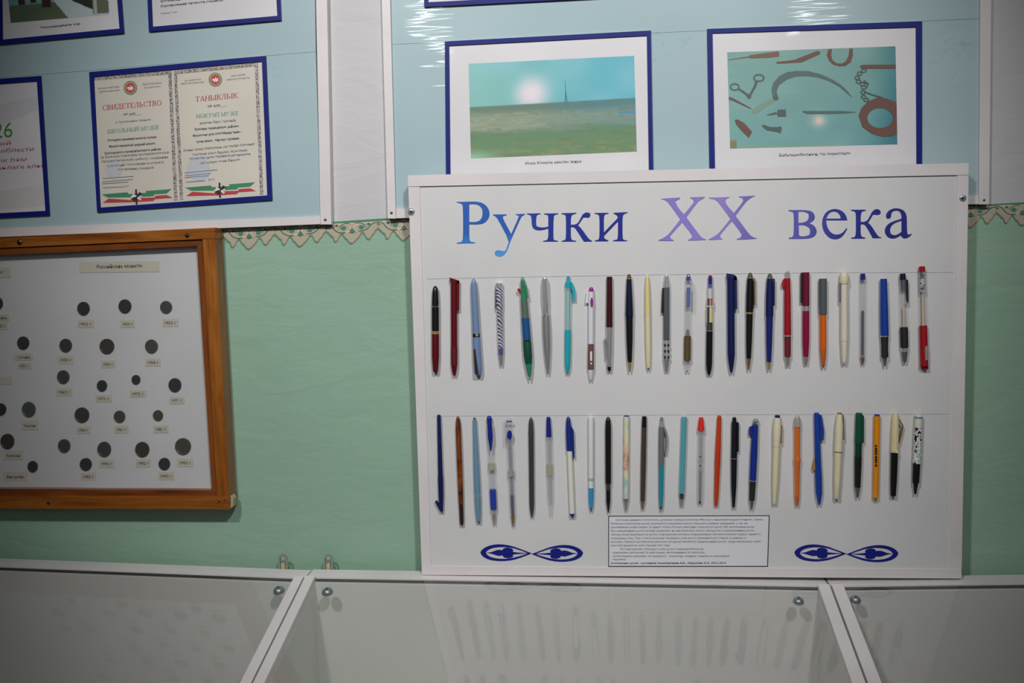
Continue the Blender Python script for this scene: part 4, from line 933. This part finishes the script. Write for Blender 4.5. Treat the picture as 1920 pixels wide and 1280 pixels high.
# lower row
pen(4, (122, 92), (148, 1055), 'navy stick pen capped at the bottom, clip sticking out', [('barrel', NAVY, [(92, 34), (110, 42), (710, 56)]), ('cap', NAVY, [(710, 64), (900, 60), (1055, 42)])], [('clip', NAVY, [(82, 962), (100, 948), (150, 1022), (150, 1056), (128, 1050)], 'side')])
pen(4, (312, 108), (352, 1192), 'long brown tortoiseshell pen with dark lower end', [('barrel', TORT, dome(108, 170, 52) + [(230, 62), (600, 64), (980, 56)]), ('end', P((48, 34, 30), .35, name='black_brown_plastic'), [(980, 52), (1160, 48), (1192, 36)])])
pen(4, (478, 122), (520, 1165), 'sky blue pen widening downwards with thin silver ring', [('end', DGREY, [(122, 24), (136, 28)]), ('barrel', SKY, [(136, 36), (600, 62), (885, 70)]), ('ring', CHR, [(885, 70), (905, 70)]), ('cap', SKY, [(905, 70), (1050, 62), (1155, 46)]), ('end', DGREY, [(1155, 40), (1165, 36)])])
pen(4, (625, 100), (678, 1200), 'clear gel pen with long blue tapered clip and blue grip', [('top', RBLUE, dome(100, 130, 58) + [(180, 58)]), ('barrel', CLR, [(180, 62), (840, 70)]), ('tape', clear((206, 204, 168), .6), [(570, 72), (635, 72)]), ('grip', P((30, 60, 160), .5, name='blue_grip'), [(835, 70), (1035, 70)]), ('collar', CLRW, [(1035, 58), (1082, 52)]), ('tip', SIL, tip(1082, 1200, 46, 8))],
    [('clip', RBLUE, [(606, 175), (650, 175), (662, 320), (646, 455), (636, 455), (612, 320)], 'front')])
pen(4, (820, 120), (866, 1215), 'clear pen with small blue oval and dark violet ink', [('barrel', CLR, dome(120, 150, 66) + [(330, 70), (890, 62), (1095, 56)]), ('refill', REFILL, [(345, 22), (890, 24)]), ('ink', INKP, [(895, 34), (1100, 32)]), ('tape', clear((206, 200, 190), .5), [(645, 70), (700, 70)]), ('tip', BRASS, tip(1100, 1215, 42, 8))],
    [('inlay', RBLUE, ell(828, 295, 25, 46, 18), 'front'), ('line', P((50, 80, 130), .4, name='blue_line'), rc(800, 154, 852, 166), 'front'), ('clip', CLR, [(768, 150), (785, 140), (790, 400), (768, 405)], 'side')])
pen(4, (1043, 117), (1053, 1125), 'dark grey matt pen pointed at both ends', [('cap', DGREY, dome(117, 190, 52) + [(280, 60)]), ('barrel', P((58, 58, 60), .5, name='charcoal_plastic'), [(280, 58), (640, 56), (980, 54), (1050, 44)]), ('tip', DGREY, tip(1050, 1125, 42, 8))])
pen(4, (1218, 115), (1242, 1108), 'clear empty stick pen with short blue cap', [('cap', RBLUE, [(115, 40), (140, 46), (310, 62)]), ('barrel', CLRW, [(310, 62), (900, 62), (960, 46)]), ('cone', CLRW, tip(960, 1108, 44, 12)), ('tape', clear((206, 204, 168), .6), [(580, 66), (690, 66)]), ('refill', clear((196, 196, 200), .7), [(330, 18), (950, 18)])])
pen(4, (1415, 110), (1457, 1110), 'white stick pen with big blue clip cap and blue end', [('cap', P((26, 46, 128), .35, name='cap_blue'), dome(110, 150, 48) + [(250, 66), (445, 70)]), ('barrel', P((226, 224, 214), .4, name='white_barrel'), [(445, 56), (1075, 58)]), ('end_plug', RBLUE, [(1075, 58), (1098, 50), (1110, 34)])], [('clip', P((26, 46, 128), .35, name='cap_blue'), [(1442, 200), (1470, 250), (1480, 520), (1468, 532), (1456, 445)], 'side')])
pen(5, (95, 115), (98, 1065), 'white pen with bright azure lower end and thin blue rings', [('barrel', P((222, 222, 220), .4, name='white_gloss'), [(115, 58), (130, 62), (500, 60), (820, 58)]), ('ring', TEALD, [(724, 60), (731, 60)]), ('ring', TEALD, [(739, 60), (746, 60)]), ('lower_barrel', AZURE, [(822, 56), (940, 52), (1018, 38)]), ('tip', STEEL, tip(1018, 1065, 30, 8))])
pen(5, (268, 113), (270, 1075), 'all-black pen with narrower front section beside the azure-ended one', [('cap', K, dome(113, 160, 56) + [(220, 66), (775, 64)]), ('section', DGREY, [(775, 50), (840, 50)]), ('lower_barrel', K, [(840, 48), (960, 48)]), ('tip', K, tip(960, 1075, 46, 8))])
pen(5, (452, 98), (445, 1055), 'pen with pastel flowery wrap and silver cone tip', [('end', BLUE, [(98, 56), (108, 58)]), ('barrel', PAST, [(108, 60), (925, 60)]), ('ring', MGREY, [(925, 54), (955, 50)]), ('tip', SIL, tip(955, 1055, 44, 10))])
pen(5, (630, 108), (612, 1040), 'dark brown pen with black cap end and brass tip', [('end', K, [(108, 48), (215, 54)]), ('barrel', DBROWN, [(215, 54), (600, 58), (950, 50)]), ('tip', BRASS, tip(950, 1040, 46, 14))])
pen(5, (803, 115), (796, 1060), 'pen grey above and turquoise below with arched clip', [('button', SIL, [(115, 28), (160, 34)]), ('collar', CHR, [(160, 42), (212, 52)]), ('barrel', MGREY, [(212, 56), (400, 62), (590, 58)]), ('lower_barrel', TEALD, [(590, 56), (900, 50), (1010, 36)]), ('ring', DGREY, [(1010, 34), (1030, 28)]), ('tip', SIL, [(1030, 20), (1060, 10)])], [('clip', SIL, [(828, 215), (842, 225), (862, 300), (862, 400), (848, 490), (832, 490), (850, 400), (850, 310), (828, 240)], 'side')])
rib = [(112, 58)]
for kk in range(26): rib += [(125 + kk * 29.4, 62), (139 + kk * 29.4, 55)]
pen(5, (1028, 110), (1000, 1005), 'translucent aqua pen with fine ribbed barrel', [('plug', clear((170, 206, 204), .8), [(110, 50), (135, 58)]), ('barrel', AQUA, rib), ('collar', DGREY, [(890, 52), (930, 46)]), ('tip', SIL, tip(930, 1005, 42, 20))])
pen(5, (1198, 118), (1185, 990), 'clear pen with red cap and thin black refill', [('cap', P((214, 44, 44), .35, name='bright_red'), [(118, 42), (140, 50), (215, 66), (245, 76)]), ('barrel', CLRW, [(245, 58), (900, 58), (950, 48)]), ('refill', clear((160, 150, 146), .8), [(250, 18), (650, 20)]), ('ink', INKK, [(650, 22), (950, 22)]), ('tip', DGREY, [(950, 28), (990, 12)])], [('mark', DGREY, ell(1190, 510, 9, 6, 8), 56), ('mark', DGREY, ell(1190, 602, 9, 6, 8), 56)])
pen(5, (1380, 100), (1346, 1000), 'plain orange-red pen tapering at both ends', [('end', P((120, 40, 26), .4, name='dark_end'), [(100, 28), (108, 36)]), ('barrel', ORED, [(108, 42), (400, 58), (590, 62), (600, 58), (900, 48), (985, 38), (1000, 28)])])
pen(5, (1530, 118), (1522, 1030), 'black push-button pen with side clip and thin ring', [('button', K, [(118, 38), (165, 42)]), ('barrel', P((22, 26, 34), .35, name='blue_black_plastic'), [(165, 60), (520, 66)]), ('ring', SIL, [(523, 66), (529, 66)]), ('lower_barrel', P((22, 26, 34), .35, name='blue_black_plastic'), [(530, 66), (800, 58), (1012, 30)]), ('tip', SIL, [(1012, 20), (1030, 8)])], [('clip', K, [(1552, 165), (1576, 172), (1574, 462), (1556, 462)], 'side')])
lp = ell(88, 150, 22, 20, 18)
pen(6, (82, 168), (45, 990), 'blue pen with loop on top and black grip', [('collar', DGREY, [(168, 44), (186, 50)]), ('barrel', P((28, 50, 140), .32, name='cobalt_plastic'), [(186, 62), (450, 72), (705, 70)]), ('ring', CHR, [(705, 68), (713, 68)]), ('grip', KM, [(713, 66), (895, 56)]), ('tip', STEEL, tip(895, 990, 44, 8))], [('clip', P((28, 50, 140), .32, name='cobalt_plastic'), [(24, 205), (52, 195), (50, 270), (20, 282)], 'side'), ('loop', SIL, band(lp + [lp[0]], 10)[:], 'side')])
pen(6, (292, 90), (262, 930), 'ivory pen with navy top and slim dark clip', [('button', NAVY, [(90, 48), (113, 54)]), ('cap', IVORY, [(113, 62), (200, 82), (300, 80), (385, 70)]), ('barrel', YCREAM, [(387, 68), (700, 62), (900, 40), (930, 26)])], [('clip', BRASS, [(326, 190), (338, 190), (332, 360), (314, 360)], 'side')])
pen(6, (480, 90), (477, 945), 'translucent orange pen with frosted grey cap end', [('cap', clear((186, 178, 170), .75), dome(90, 130, 60) + [(200, 70)]), ('barrel', OTR, [(200, 60), (470, 56), (500, 66), (520, 72), (545, 60), (860, 48)]), ('tip', DORANGE, tip(860, 945, 46, 24)), ('refill', ORANGE, [(210, 34), (860, 30)])])
pen(6, (662, 68), (688, 945), 'bright blue all-plastic pen with long wide clip', [('barrel', BLUE, [(68, 44), (90, 52), (600, 64)]), ('grip', BLUE, [(600, 66), (660, 70), (830, 66)]), ('tip', BLUE, tip(830, 935, 62, 22)), ('point', STEEL, [(935, 16), (945, 8)])], [('clip', BLUE, [(690, 85), (712, 92), (735, 240), (730, 330), (702, 330), (700, 200)], 'side'), ('glue', P((170, 120, 70), .5, name='old_glue'), [(640, 500), (646, 500), (650, 610), (634, 618), (622, 585)], 'side')])
pen(6, (880, 68), (852, 880), 'ivory capped pen with gold top, line and clip', [('top', BRASS, [(68, 40), (82, 46)]), ('cap', IVORY, [(82, 54), (200, 78), (430, 84)]), ('ring', BRASS, [(430, 82), (437, 82)]), ('barrel', YCREAM, [(437, 74), (700, 68), (870, 54), (880, 44)])], [('clip', BRASS, [(904, 78), (920, 92), (928, 325), (914, 325), (912, 110)], 'side')])
pen(6, (1065, 70), (1048, 870), 'dark green pen turning black below with grey tip', [('cap', DGREEN, [(70, 60), (90, 66), (350, 74)]), ('barrel', P((16, 62, 46), .35, name='bottle_green'), [(350, 66), (480, 68)]), ('grip', P((22, 26, 26), .45, name='green_black'), [(480, 70), (560, 68), (770, 58)]), ('tip', STEEL, tip(770, 870, 52, 20))], [('clip', DGREEN, [(1090, 92), (1112, 96), (1112, 355), (1094, 355)], 'side')])
pen(6, (1235, 83), (1220, 912), 'yellow-orange stick pen with black lettering and blue end', [('end', BLUE, [(83, 48), (98, 54)]), ('barrel', YORANGE, [(98, 62), (870, 56)]), ('cone', P((150, 130, 60), .4, name='olive_cone'), tip(870, 900, 36, 18)), ('point', DGREY, [(900, 14), (912, 6)])], [('lettering', K, rc(1218, 375 + 26 * i, 1236, 375 + 26 * i + (20 if i % 3 else 14)), 58) for i in range(8)])
pen(6, (1410, 72), (1388, 853), 'cream-capped pen with black lower barrel and arched clip', [('cap', P((222, 208, 166), .4, name='cream_cap'), [(72, 44), (120, 62), (250, 74), (440, 74)]), ('barrel', P((20, 22, 22), .35, name='deep_black'), [(440, 70), (700, 64), (853, 52)])], [('clip', BRASS, [(1440, 128), (1452, 132), (1486, 190), (1474, 260), (1450, 360), (1438, 360), (1462, 255), (1474, 192)], 'side'), ('cap_point', P((222, 208, 166), .4, name='cream_cap'), [(1392, 430), (1436, 430), (1436, 455), (1420, 450)], 'front')])
pen(6, (1630, 88), (1597, 835), 'pen with busy multicoloured comic wrap and black front', [('top', P((214, 208, 190), .4, name='top_cream'), [(88, 66), (100, 72), (205, 74)]), ('ring', P((90, 140, 180), .4, name='pale_blue_ring'), [(104, 74), (120, 75)]), ('barrel', COMIC, [(205, 76), (545, 78)]), ('lower_barrel', K, [(545, 72), (730, 66)]), ('tip', K, [(730, 48), (835, 22)])])

# ------------------------------------------------------------------ wooden coin case
def wood(name, ax, c0, c1, c2):
    m = NT(name, rough=0.34, coat=0.25)
    s = (0.7, 9, 9) if ax == 'x' else (9, 9, 0.7)
    n = m.noise(m.pos(s), 9, 5, .6, 0.8)
    m.base(m.ramp(n.outputs['Fac'], [(0.3, c0), (0.5, c1), (0.72, c2)]))
    m.bump(n.outputs['Fac'], .15, .001)
    return m.m
wood_h = wood('varnished_pine_rail', 'x', (112, 60, 16), (150, 88, 32), (174, 110, 48))
wood_v = wood('varnished_pine_stile', 'z', (112, 60, 16), (150, 88, 32), (174, 110, 48))
lip_h = wood('dark_pine_bead', 'x', (98, 50, 20), (126, 68, 30), (142, 82, 38)); lip_v = wood('dark_pine_bead_upright', 'z', (98, 50, 20), (126, 68, 30), (142, 82, 38))
DC = 0.029
case = thing('coin_case', W(100, 953, DC), 'wooden glazed wall case with a coin collection, cut off at the left', 'display case')
LX = -330
def at(a, b, x): t = (x - a[0]) / (b[0] - a[0]); return (x, a[1] + (b[1] - a[1]) * t)
t0, t1 = (0, 446), (403, 426.5)      # top edge
g0, g1 = (0, 464.5), (403, 447.5)    # rail / bead joint
h0, h1 = (0, 478), (369, 461)        # bead / sheet
b0, b1 = (0, 916), (397, 918.5); j0, j1 = (0, 931), (408, 931.5); e0, e1 = (0, 953), (430, 954.5)
plate('top_rail', [at(t0, t1, LX), t1, (403.5, 447), at(g0, g1, LX)], DC, .026, wood_h, case)
plate('bottom_rail', [at(j0, j1, LX), (430, 931.5), (430, 954.5), at(e0, e1, LX)], DC + .002, .028, wood_h, case)
plate('stile', [(380, 448.6), (403.5, 447.8), (430, 931), (407, 931)], DC, .026, wood_v, case)
plate('bead', [at(g0, g1, LX), (379.5, 448.8), (369, 461), at(h0, h1, LX)], DC - .003, .018, lip_h, case)
plate('bead', [(379.5, 449.2), (406.5, 930), (397, 918), (369, 461.4)], DC - .003, .018, lip_v, case)
plate('bead', [at(b0, b1, LX), (397, 918.6), (406.5, 930.6), at(j0, j1, LX)], DC - .003, .018, lip_h, case)
plate('stile', [(LX - 30, 462), (LX, 461), (LX, 954), (LX - 30, 954)], DC, .026, wood_v, case)
plate('back_board', [(LX, 470), (398, 440), (424, 950), (LX, 950)], .0035, .002, wood_h, case)
screw(351, 441.5, 4, DC, case, P((30, 28, 28), .5, .3, name='dark_nail'), 'nail', slot=False); screw(37, 454, 5, DC, case, screw_steel, 'nail')
screw(411, 940, 2, DC + .002, case, P((40, 26, 18), .6, name='nail_hole'), 'nail', slot=False); screw(91, 943, 3, DC + .002, case, P((40, 26, 18), .6, name='nail_hole'), 'nail', slot=False)
screw(421, 938, 1.6, DC + .002, case, P((40, 26, 18), .6, name='nail_hole'), 'nail', slot=False)
plate('worn_corner', [(429, 930), (434, 929), (437, 935), (436, 950), (431, 953)], DC - .003, .012, P((176, 172, 130), .6, name='worn_wood'), case)
# backing sheet, slightly curling at the bottom
SD = 0.0135
shm = NT('coin_backing_paper', rough=.6); shm.base(shm.ramp(shm.noise(shm.pos(), 5, 3).outputs['Fac'], [(0.3, (208, 208, 211)), (0.7, (216, 216, 218))]))
nx, ny = 24, 16; vs = []
for jj in range(ny + 1):
    for ii in range(nx + 1):
        x = LX + 8 + (400 - LX) * ii / nx; y = 455 + (925 - 455) * jj / ny
        lift = 0.004 * max(0, jj - 15) ** 2 * (0.6 + .4 * math.sin(ii * .8))
        vs.append(W(x, y, SD) + TOWARD * lift)
mk('backing_sheet', vs, [(j * (nx + 1) + i, (j + 1) * (nx + 1) + i, (j + 1) * (nx + 1) + i + 1, j * (nx + 1) + i + 1) for j in range(ny) for i in range(nx)], shm.m, case, smooth=60)
glass_mat = clear((205, 212, 214), 0.03, 0.02, 'window_glass', 0.03)
plate('glass_pane', [at((0, 473), (369, 456), LX), (373, 456), (402, 924), (LX, 922)], DC - .007, .002, glass_mat, case)

ZK = zoom(0, 420, 2.371)
slip_m = P((204, 198, 182), .65, name='label_paper'); tape_m = P((214, 214, 218), .25, name='tape_film')
def slip(cx, cy, w, h, s, tape=True, slope=-.01):
    q = [(cx - w / 2, cy - h / 2 - slope * w / 2), (cx + w / 2, cy - h / 2 + slope * w / 2), (cx + w / 2, cy + h / 2 + slope * w / 2), (cx - w / 2, cy + h / 2 - slope * w / 2)]
    o = plate('paper_slip', ZK(q), SD + .0007, .0004, slip_m, case)
    if s:
        a, b = ZK([(cx - w * .36, cy + 8), (cx + w * .36, cy + 8)])
        text(s, a, b, 14 / 2.371, P((64, 60, 58), .6, name='slip_ink'), o, SD + .0009, .01)
for cx, cy, w, h, s in ((380, 443, 72, 34, '1952 г'), (567, 443, 62, 34, '1953 г'), (757, 438, 72, 34, '1953 г'), (292, 603, 70, 36, '1950 г'), (480, 622, 62, 34, '1930 г'), (680, 614, 66, 34, '1954 г'),
                        (285, 746, 72, 34, '1962 г'), (460, 775, 70, 32, '1971 г'), (613, 754, 72, 30, '1972 г'), (786, 783, 66, 32, '1971 г'), (371, 914, 62, 34, '1960 г'), (540, 912, 62, 34, '1961 г'),
                        (715, 911, 66, 34, '1981 г'), (474, 1064, 66, 38, '1992 г'), (637, 1062, 66, 36, '1992 г'), (823, 1060, 70, 36, '1993 г'), (392, 1122, 66, 36, '1993 г'), (739, 1119, 70, 36, '1992 г'),
                        (530, 190, 356, 48, None), (105, 590, 84, 30, '1 копейка'), (108, 629, 60, 30, '1931 г'), (132, 894, 74, 40, 'Чешские'), (60, 1027, 86, 40, 'Казахские'), (68, 1121, 104, 42, 'Венгерские'),
                        (14, 216, 62, 44, None), (18, 695, 66, 34, None), (5, 452, 56, 34, '1937 г'), (3, 415, 76, 30, 'копейка')):
    slip(cx, cy, w, h, s)
a, b = ZK([(430, 197), (632, 192)])
text('Российские монеты', a, b, 7, P((64, 60, 58), .6, name='slip_ink'), case, SD + .0009, .015)
a, b = ZK([(-70, 222), (10, 219)])
text('монеты', a, b, 7, P((64, 60, 58), .6, name='slip_ink'), case, SD + .0009, .015)

def coin_mat(name, h):
    m = NT(name, rough=.42, metal=.75)
    m.b.inputs['Base Color'].default_value = (*lin(h), 1)
    n = m.noise(m.pos(), 260, 3); m.bump(n.outputs['Fac'], .3, .0006)
    return m.m
CM = {'k': coin_mat('blackened_metal', (52, 46, 48)), 'b': coin_mat('dark_bronze', (78, 62, 52)), 'o': coin_mat('olive_brass', (96, 92, 78)), 'g': coin_mat('tarnished_nickel', (88, 86, 80)), 's': coin_mat('steel_grey_nickel', (104, 112, 118))}
def coin(cx, cy, rx, ry, m, label):
    n = 32; rings = [(1.0, 0.0), (1.0, .0017), (.97, .0019), (.86, .0019), (.82, .0014), (.4, .0015)]
    V, Fc = [], []
    for fr, hh in rings:
        for i in range(n):
            th = 2 * math.pi * i / n
            p = ZK([(cx + rx * fr * math.cos(th), cy + ry * fr * math.sin(th))])[0]
            V.append(W(p[0], p[1], SD) + TOWARD * (hh + .0001))
    c0 = ZK([(cx, cy)])[0]; V.append(W(c0[0], c0[1], SD) + TOWARD * .0017)
    for k_ in range(len(rings) - 1):
        for i in range(n):
            j = (i + 1) % n; Fc.append((k_ * n + i, (k_ + 1) * n + i, (k_ + 1) * n + j, k_ * n + j))
    L = (len(rings) - 1) * n
    for i in range(n): Fc.append((L + i, len(V) - 1, L + (i + 1) % n))
    o = mk('coin', V, Fc, CM[m], smooth=35)
    tag(o, label, 'coin', 'coins in the wooden case')
for args in (
    (373, 375, 27, 30, 'k', 'dark coin above the slip marked 1952, left of the top trio'), (557, 365, 28, 31, 'k', 'dark coin in the middle of the top trio, above a 1953 slip'),
    (740, 369, 26, 28, 'g', 'grey coin on the right of the top trio'), (105, 528, 26, 29, 'k', 'black coin above the one kopeck label'),
    (294, 539, 27, 30, 'b', 'brown coin above the slip marked 1950'), (477, 543, 32, 34, 'b', 'large brown coin above the slip marked 1930'),
    (675, 543, 28, 31, 'o', 'olive coin above the slip marked 1954'), (283, 679, 27, 30, 'g', 'grey-green coin above the slip marked 1962'),
    (455, 718, 22, 25, 'k', 'small black coin above the left slip marked 1971'), (606, 691, 19, 21, 'k', 'smallest black coin, above the slip marked 1972'),
    (779, 715, 28, 31, 'k', 'black coin by the right edge above a slip marked 1971'), (366, 848, 32, 34, 'b', 'large dark coin above the slip marked 1960'),
    (533, 855, 25, 27, 'o', 'mid-sized olive coin in the fourth row of the Russian coins'), (704, 850, 22, 24, 'o', 'small olive-grey coin above the slip marked 1981'),
    (5, 823, 24, 27, 'k', 'dark coin half cut off left of the steel-grey one'), (130, 823, 30, 34, 's', 'steel-grey coin, the bluest of the collection'),
    (-12, 353, 26, 30, 'k', 'dark coin mostly cut off at the upper left edge'), (35, 965, 30, 34, 'b', 'large dark brown coin at the lower left edge'),
    (287, 985, 27, 30, 'g', 'grey coin without a slip in the bottom rows'), (465, 1000, 30, 34, 'g', 'grey coin above the left slip marked 1992'),
    (634, 1001, 31, 34, 'b', 'large dark brown coin above the middle slip marked 1992'), (815, 987, 35, 37, 'o', 'largest olive coin at the lower right, above 1993'),
    (383, 1067, 26, 28, 'k', 'dark coin above the lowest slip, marked 1993'), (732, 1065, 25, 27, 'k', 'dark coin at bottom right above the lowest 1992 slip'),
    (147, 1077, 22, 25, 'k', 'small black coin lowest at the left of the case')):
    coin(*args)

# ------------------------------------------------------------------ desk display cases with sloping glass tops
SLOPE = math.radians(17.5)
DR = 0.055                              # distance of the front edge of the back rim from the wall
P0 = W(1050, 1090.5, DR)
GX = Vector((1, 0, 0)); GS = Vector((0, -math.cos(SLOPE), -math.sin(SLOPE))); GN = Vector((0, -math.sin(SLOPE), math.cos(SLOPE)))
def G(px, py, h=0.0):
    r = ray(px, py); q = P0 + GN * h
    return CAM + r * ((q - CAM).dot(GN) / r.dot(GN))
RIM = [lambda x: P0.z]                  # height of the back rim of the case being built
def slope_pt(x, s, h): return Vector((x, P0.y, RIM[0](x))) + GS * s + GN * h
def on_glass(px, py):
    q = Vector((0, P0.y, RIM[0](0))); n = Vector((1, 0, RIM[0](1) - RIM[0](0))).cross(-GS).normalized()
    r = ray(px, py)
    return CAM + r * ((q - CAM).dot(n) / r.dot(n))
def sbox(name, x0, x1, s0, s1, h0, h1, mat, parent, xs=None):
    """box lying on the slope; xs = (x0,x1) at the lower end when the edges are not parallel"""
    y0, y1 = xs or (x0, x1)
    v = [slope_pt(x0, s0, h0), slope_pt(x1, s0, h0), slope_pt(y1, s1, h0), slope_pt(y0, s1, h0), slope_pt(x0, s0, h1), slope_pt(x1, s0, h1), slope_pt(y1, s1, h1), slope_pt(y0, s1, h1)]
    f = [(0, 1, 2, 3), (7, 6, 5, 4), (4, 5, 1, 0), (5, 6, 2, 1), (6, 7, 3, 2), (7, 4, 0, 3)]
    return mk(name, v, f, mat, parent)
cs = NT('case_laminate', rough=.45); cs.base(cs.ramp(cs.noise(cs.pos(), 5, 4).outputs['Fac'], [(0.3, (206, 205, 200)), (0.7, (214, 213, 208))]))
case_white = cs.m
groove = P((34, 26, 24), .6, name='dark_gap')  # dark strip standing in for the dark gap between rim and glass
case_glass = clear((200, 206, 206), 0.05, 0.03, 'case_glass', 0.045)
LEN = 0.52
def gx(px, py): return G(px, py, 0.004).x
def along(px0, py0, px1, py1, off):
    a, b = G(px0, py0, .004), G(px1, py1, .004)
    return lambda s: off + a.x + (b.x - a.x) * (s - (a - P0).dot(GS)) / ((b - P0).dot(GS) - (a - P0).dot(GS))
E1 = [along(569.5, 1085, 473.5, 1280, o_) for o_ in (-.0165, -.0018, .0018, .0168)]
E2 = [along(1558.7, 1100, 1625.5, 1280, o_) for o_ in (-.0178, -.0016, .0016, .0178)]
xl = lambda s: -1.35; xlw = lambda s: -1.325
xr = lambda s: 1.75; xrw = lambda s: 1.725
SB, SF = 0.002, LEN
def desk(label, eL, eLi, eRi, eR, rim, loops_px, knobs):
    """eL/eLi outer and inner edge of the left strip, eRi/eR of the right strip, as functions of distance down the slope"""
    base_x = (eL(0) + eR(0)) / 2
    root = thing('display_case', (base_x, -0.35, 0), label, 'display case', 'sloping glass-topped display cases')
    TH = 0.0045
    (ax, ay), (bx, by) = rim
    Wa, Wb = W(ax, ay, DR), W(bx, by, DR)
    def zz(x): return Wa.z + (Wb.z - Wa.z) * (x - Wa.x) / (Wb.x - Wa.x)
    RIM[0] = zz
    sbox('frame_strip', eL(SB), eLi(SB), SB, SF, -.012, TH, white_pvc, root, (eL(SF), eLi(SF)))
    sbox('frame_strip', eRi(SB), eR(SB), SB, SF, -.012, TH, white_pvc, root, (eRi(SF), eR(SF)))
    sbox('frame_strip', eL(SF), eR(SF), SF, SF + .03, -.012, TH, white_pvc, root)
    # back rim in two steps: a flat ledge by the wall and a lower strip holding the glass
    xa_, xb_ = eL(0), eR(0)
    def slab(nm, y0, y1, hi0, hi1, lo, mat):
        v = []
        for x in (xa_, xb_):
            z = zz(x)
            v += [(x, y0, z + hi0), (x, y1, z + hi1), (x, y1, z + lo), (x, y0, z + lo)]
        return mk(nm, v, [(0, 1, 5, 4), (1, 2, 6, 5), (2, 3, 7, 6), (3, 0, 4, 7), (3, 2, 1, 0), (4, 5, 6, 7)], mat, root)
    slab('back_ledge', -0.022, -0.0362, .0006, .0006, -.05, white_pvc)
    slab('frame_strip', -0.0372, -DR, .0006, 0.0, -.02, white_pvc)
    slab('gap_strip', -DR - .0002, -DR - .0022, -.002, -.003, -.02, groove)
    gl0 = .0005
    sbox('glass_pane', eLi(.004) + .0008, eRi(.004) - .0008, .0026, SF - .002, -.0045, -.0005, case_glass, root, (eLi(SF) + .0008, eRi(SF) - .0008))
    # inside: tray, back and sides
    x0, x1 = eLi(0), eRi(0); y0, y1 = eLi(SF), eRi(SF)
    zf = min(slope_pt(x0, SF, 0).z, slope_pt(x1, SF, 0).z) - .20
    def wall4(nm, pts, mat):
        lo = [Vector((p.x, p.y, zf)) for p in pts]; n = (pts[1] - pts[0]).cross(Vector((0, 0, 1))).normalized() * .006
        v = list(pts) + lo + [p + n for p in pts] + [p + n for p in lo]
        return mk(nm, v, [(0, 1, 3, 2), (4, 6, 7, 5), (0, 4, 5, 1), (2, 3, 7, 6), (0, 2, 6, 4), (1, 5, 7, 3)], mat, root)
    wall4('back_panel', [slope_pt(x0, .0028, -.0055), slope_pt(x1, .0028, -.0055)], case_white)
    wall4('side_panel', [slope_pt(x0, .004, -.0125), slope_pt(y0, SF, -.0125)], case_white)
    wall4('side_panel', [slope_pt(y1, SF, -.0125), slope_pt(x1, .004, -.0125)], case_white)
    wall4('front_panel', [slope_pt(y0, SF, -.0125), slope_pt(y1, SF, -.0125)], case_white)
    p_ = [slope_pt(x0, .008, 0), slope_pt(x1, .008, 0), slope_pt(y1, SF, 0), slope_pt(y0, SF, 0)]
    mk('tray', [(p.x, p.y, zf + .004) for p in p_] + [(p.x, p.y, zf) for p in p_], [(3, 2, 1, 0), (4, 5, 6, 7), (0, 1, 5, 4), (1, 2, 6, 5), (2, 3, 7, 6), (3, 0, 4, 7)], case_white, root)
    # carcass below the tray
    zt2 = zf
    box('carcass', (max(eL(0), eL(SF)) + .004, -.55, 0.08), (min(eR(0), eR(SF)) - .004, -.06, zt2 - .002), case_white, root)
    box('plinth', (max(eL(0), eL(SF)) + .03, -.52, 0.0), (min(eR(0), eR(SF)) - .03, -.07, 0.08), P((60, 56, 54), .6, name='plinth_board'), root)
    for kx, ky in knobs:
        c = on_glass(kx, ky); r = (on_glass(kx + 10.3, ky) - c).length
        lathe('glass_screw', c + GN * r * .85, c - GN * .0004, [(0, r * .2), (.12, r * .55), (.4, r * .85), (.8, r), (1, r)], P((140, 150, 154), .3, .55, name='zinc_cap'), root, 20, 50)
        lathe('screw_slot', c + GN * (r * .88), c + GN * (r * .7), [(0, r * .2), (1, r * .24)], P((54, 60, 64), .4, .6, name='dark_recess'), root, 12, 50)
    for lx, ly in loops_px:
        dd = .021
        o_ = [(lx - 8.5, ly + 29), (lx - 8.5, ly + 9)] + arc(lx, ly + 9, 8.5, 9, 180, 360, 12)[1:] + [(lx + 9.5, ly + 29)]
        i_ = [(lx + 6, ly + 29), (lx + 5.2, ly + 9)] + arc(lx, ly + 9, 5.2, 5.4, 0, -180, 12)[1:] + [(lx - 5.5, ly + 29)]
        plate('hanging_loop', o_ + i_, dd, .0022, P((146, 158, 152), .45, .3, name='galvanised_steel'), root)
        screw(lx - .5, ly + 10.5, 4.6, dd - .002, root, P((150, 156, 152), .35, .4, name='loop_screw'), 'loop_screw', slot=False)
        plate('loop_stub', [(lx - 2.5, ly + 15), (lx + 3, ly + 15), (lx + 4.5, ly + 29), (lx - 3, ly + 29)], dd - .002, .006, P((190, 176, 140), .6, name='bare_wood'), root)
    return root
desk('sloping glass-topped display case under the wooden coin case', xl, xlw, E1[0], E1[1], ((0, 1061), (550, 1082.5)), [(530, 1039)], [(523, 1108)])
desk('sloping glass-topped display case in the middle, under the pen board', E1[2], E1[3], E2[0], E2[1], ((592, 1082), (1540, 1098)), [(615, 1039)], [(614, 1110.5), (1497, 1127.5)])
desk('sloping glass-topped display case at the lower right corner', E2[2], E2[3], xrw, xr, ((1582, 1098), (1920, 1093.5)), [], [(1604, 1125)])

flush_texts()
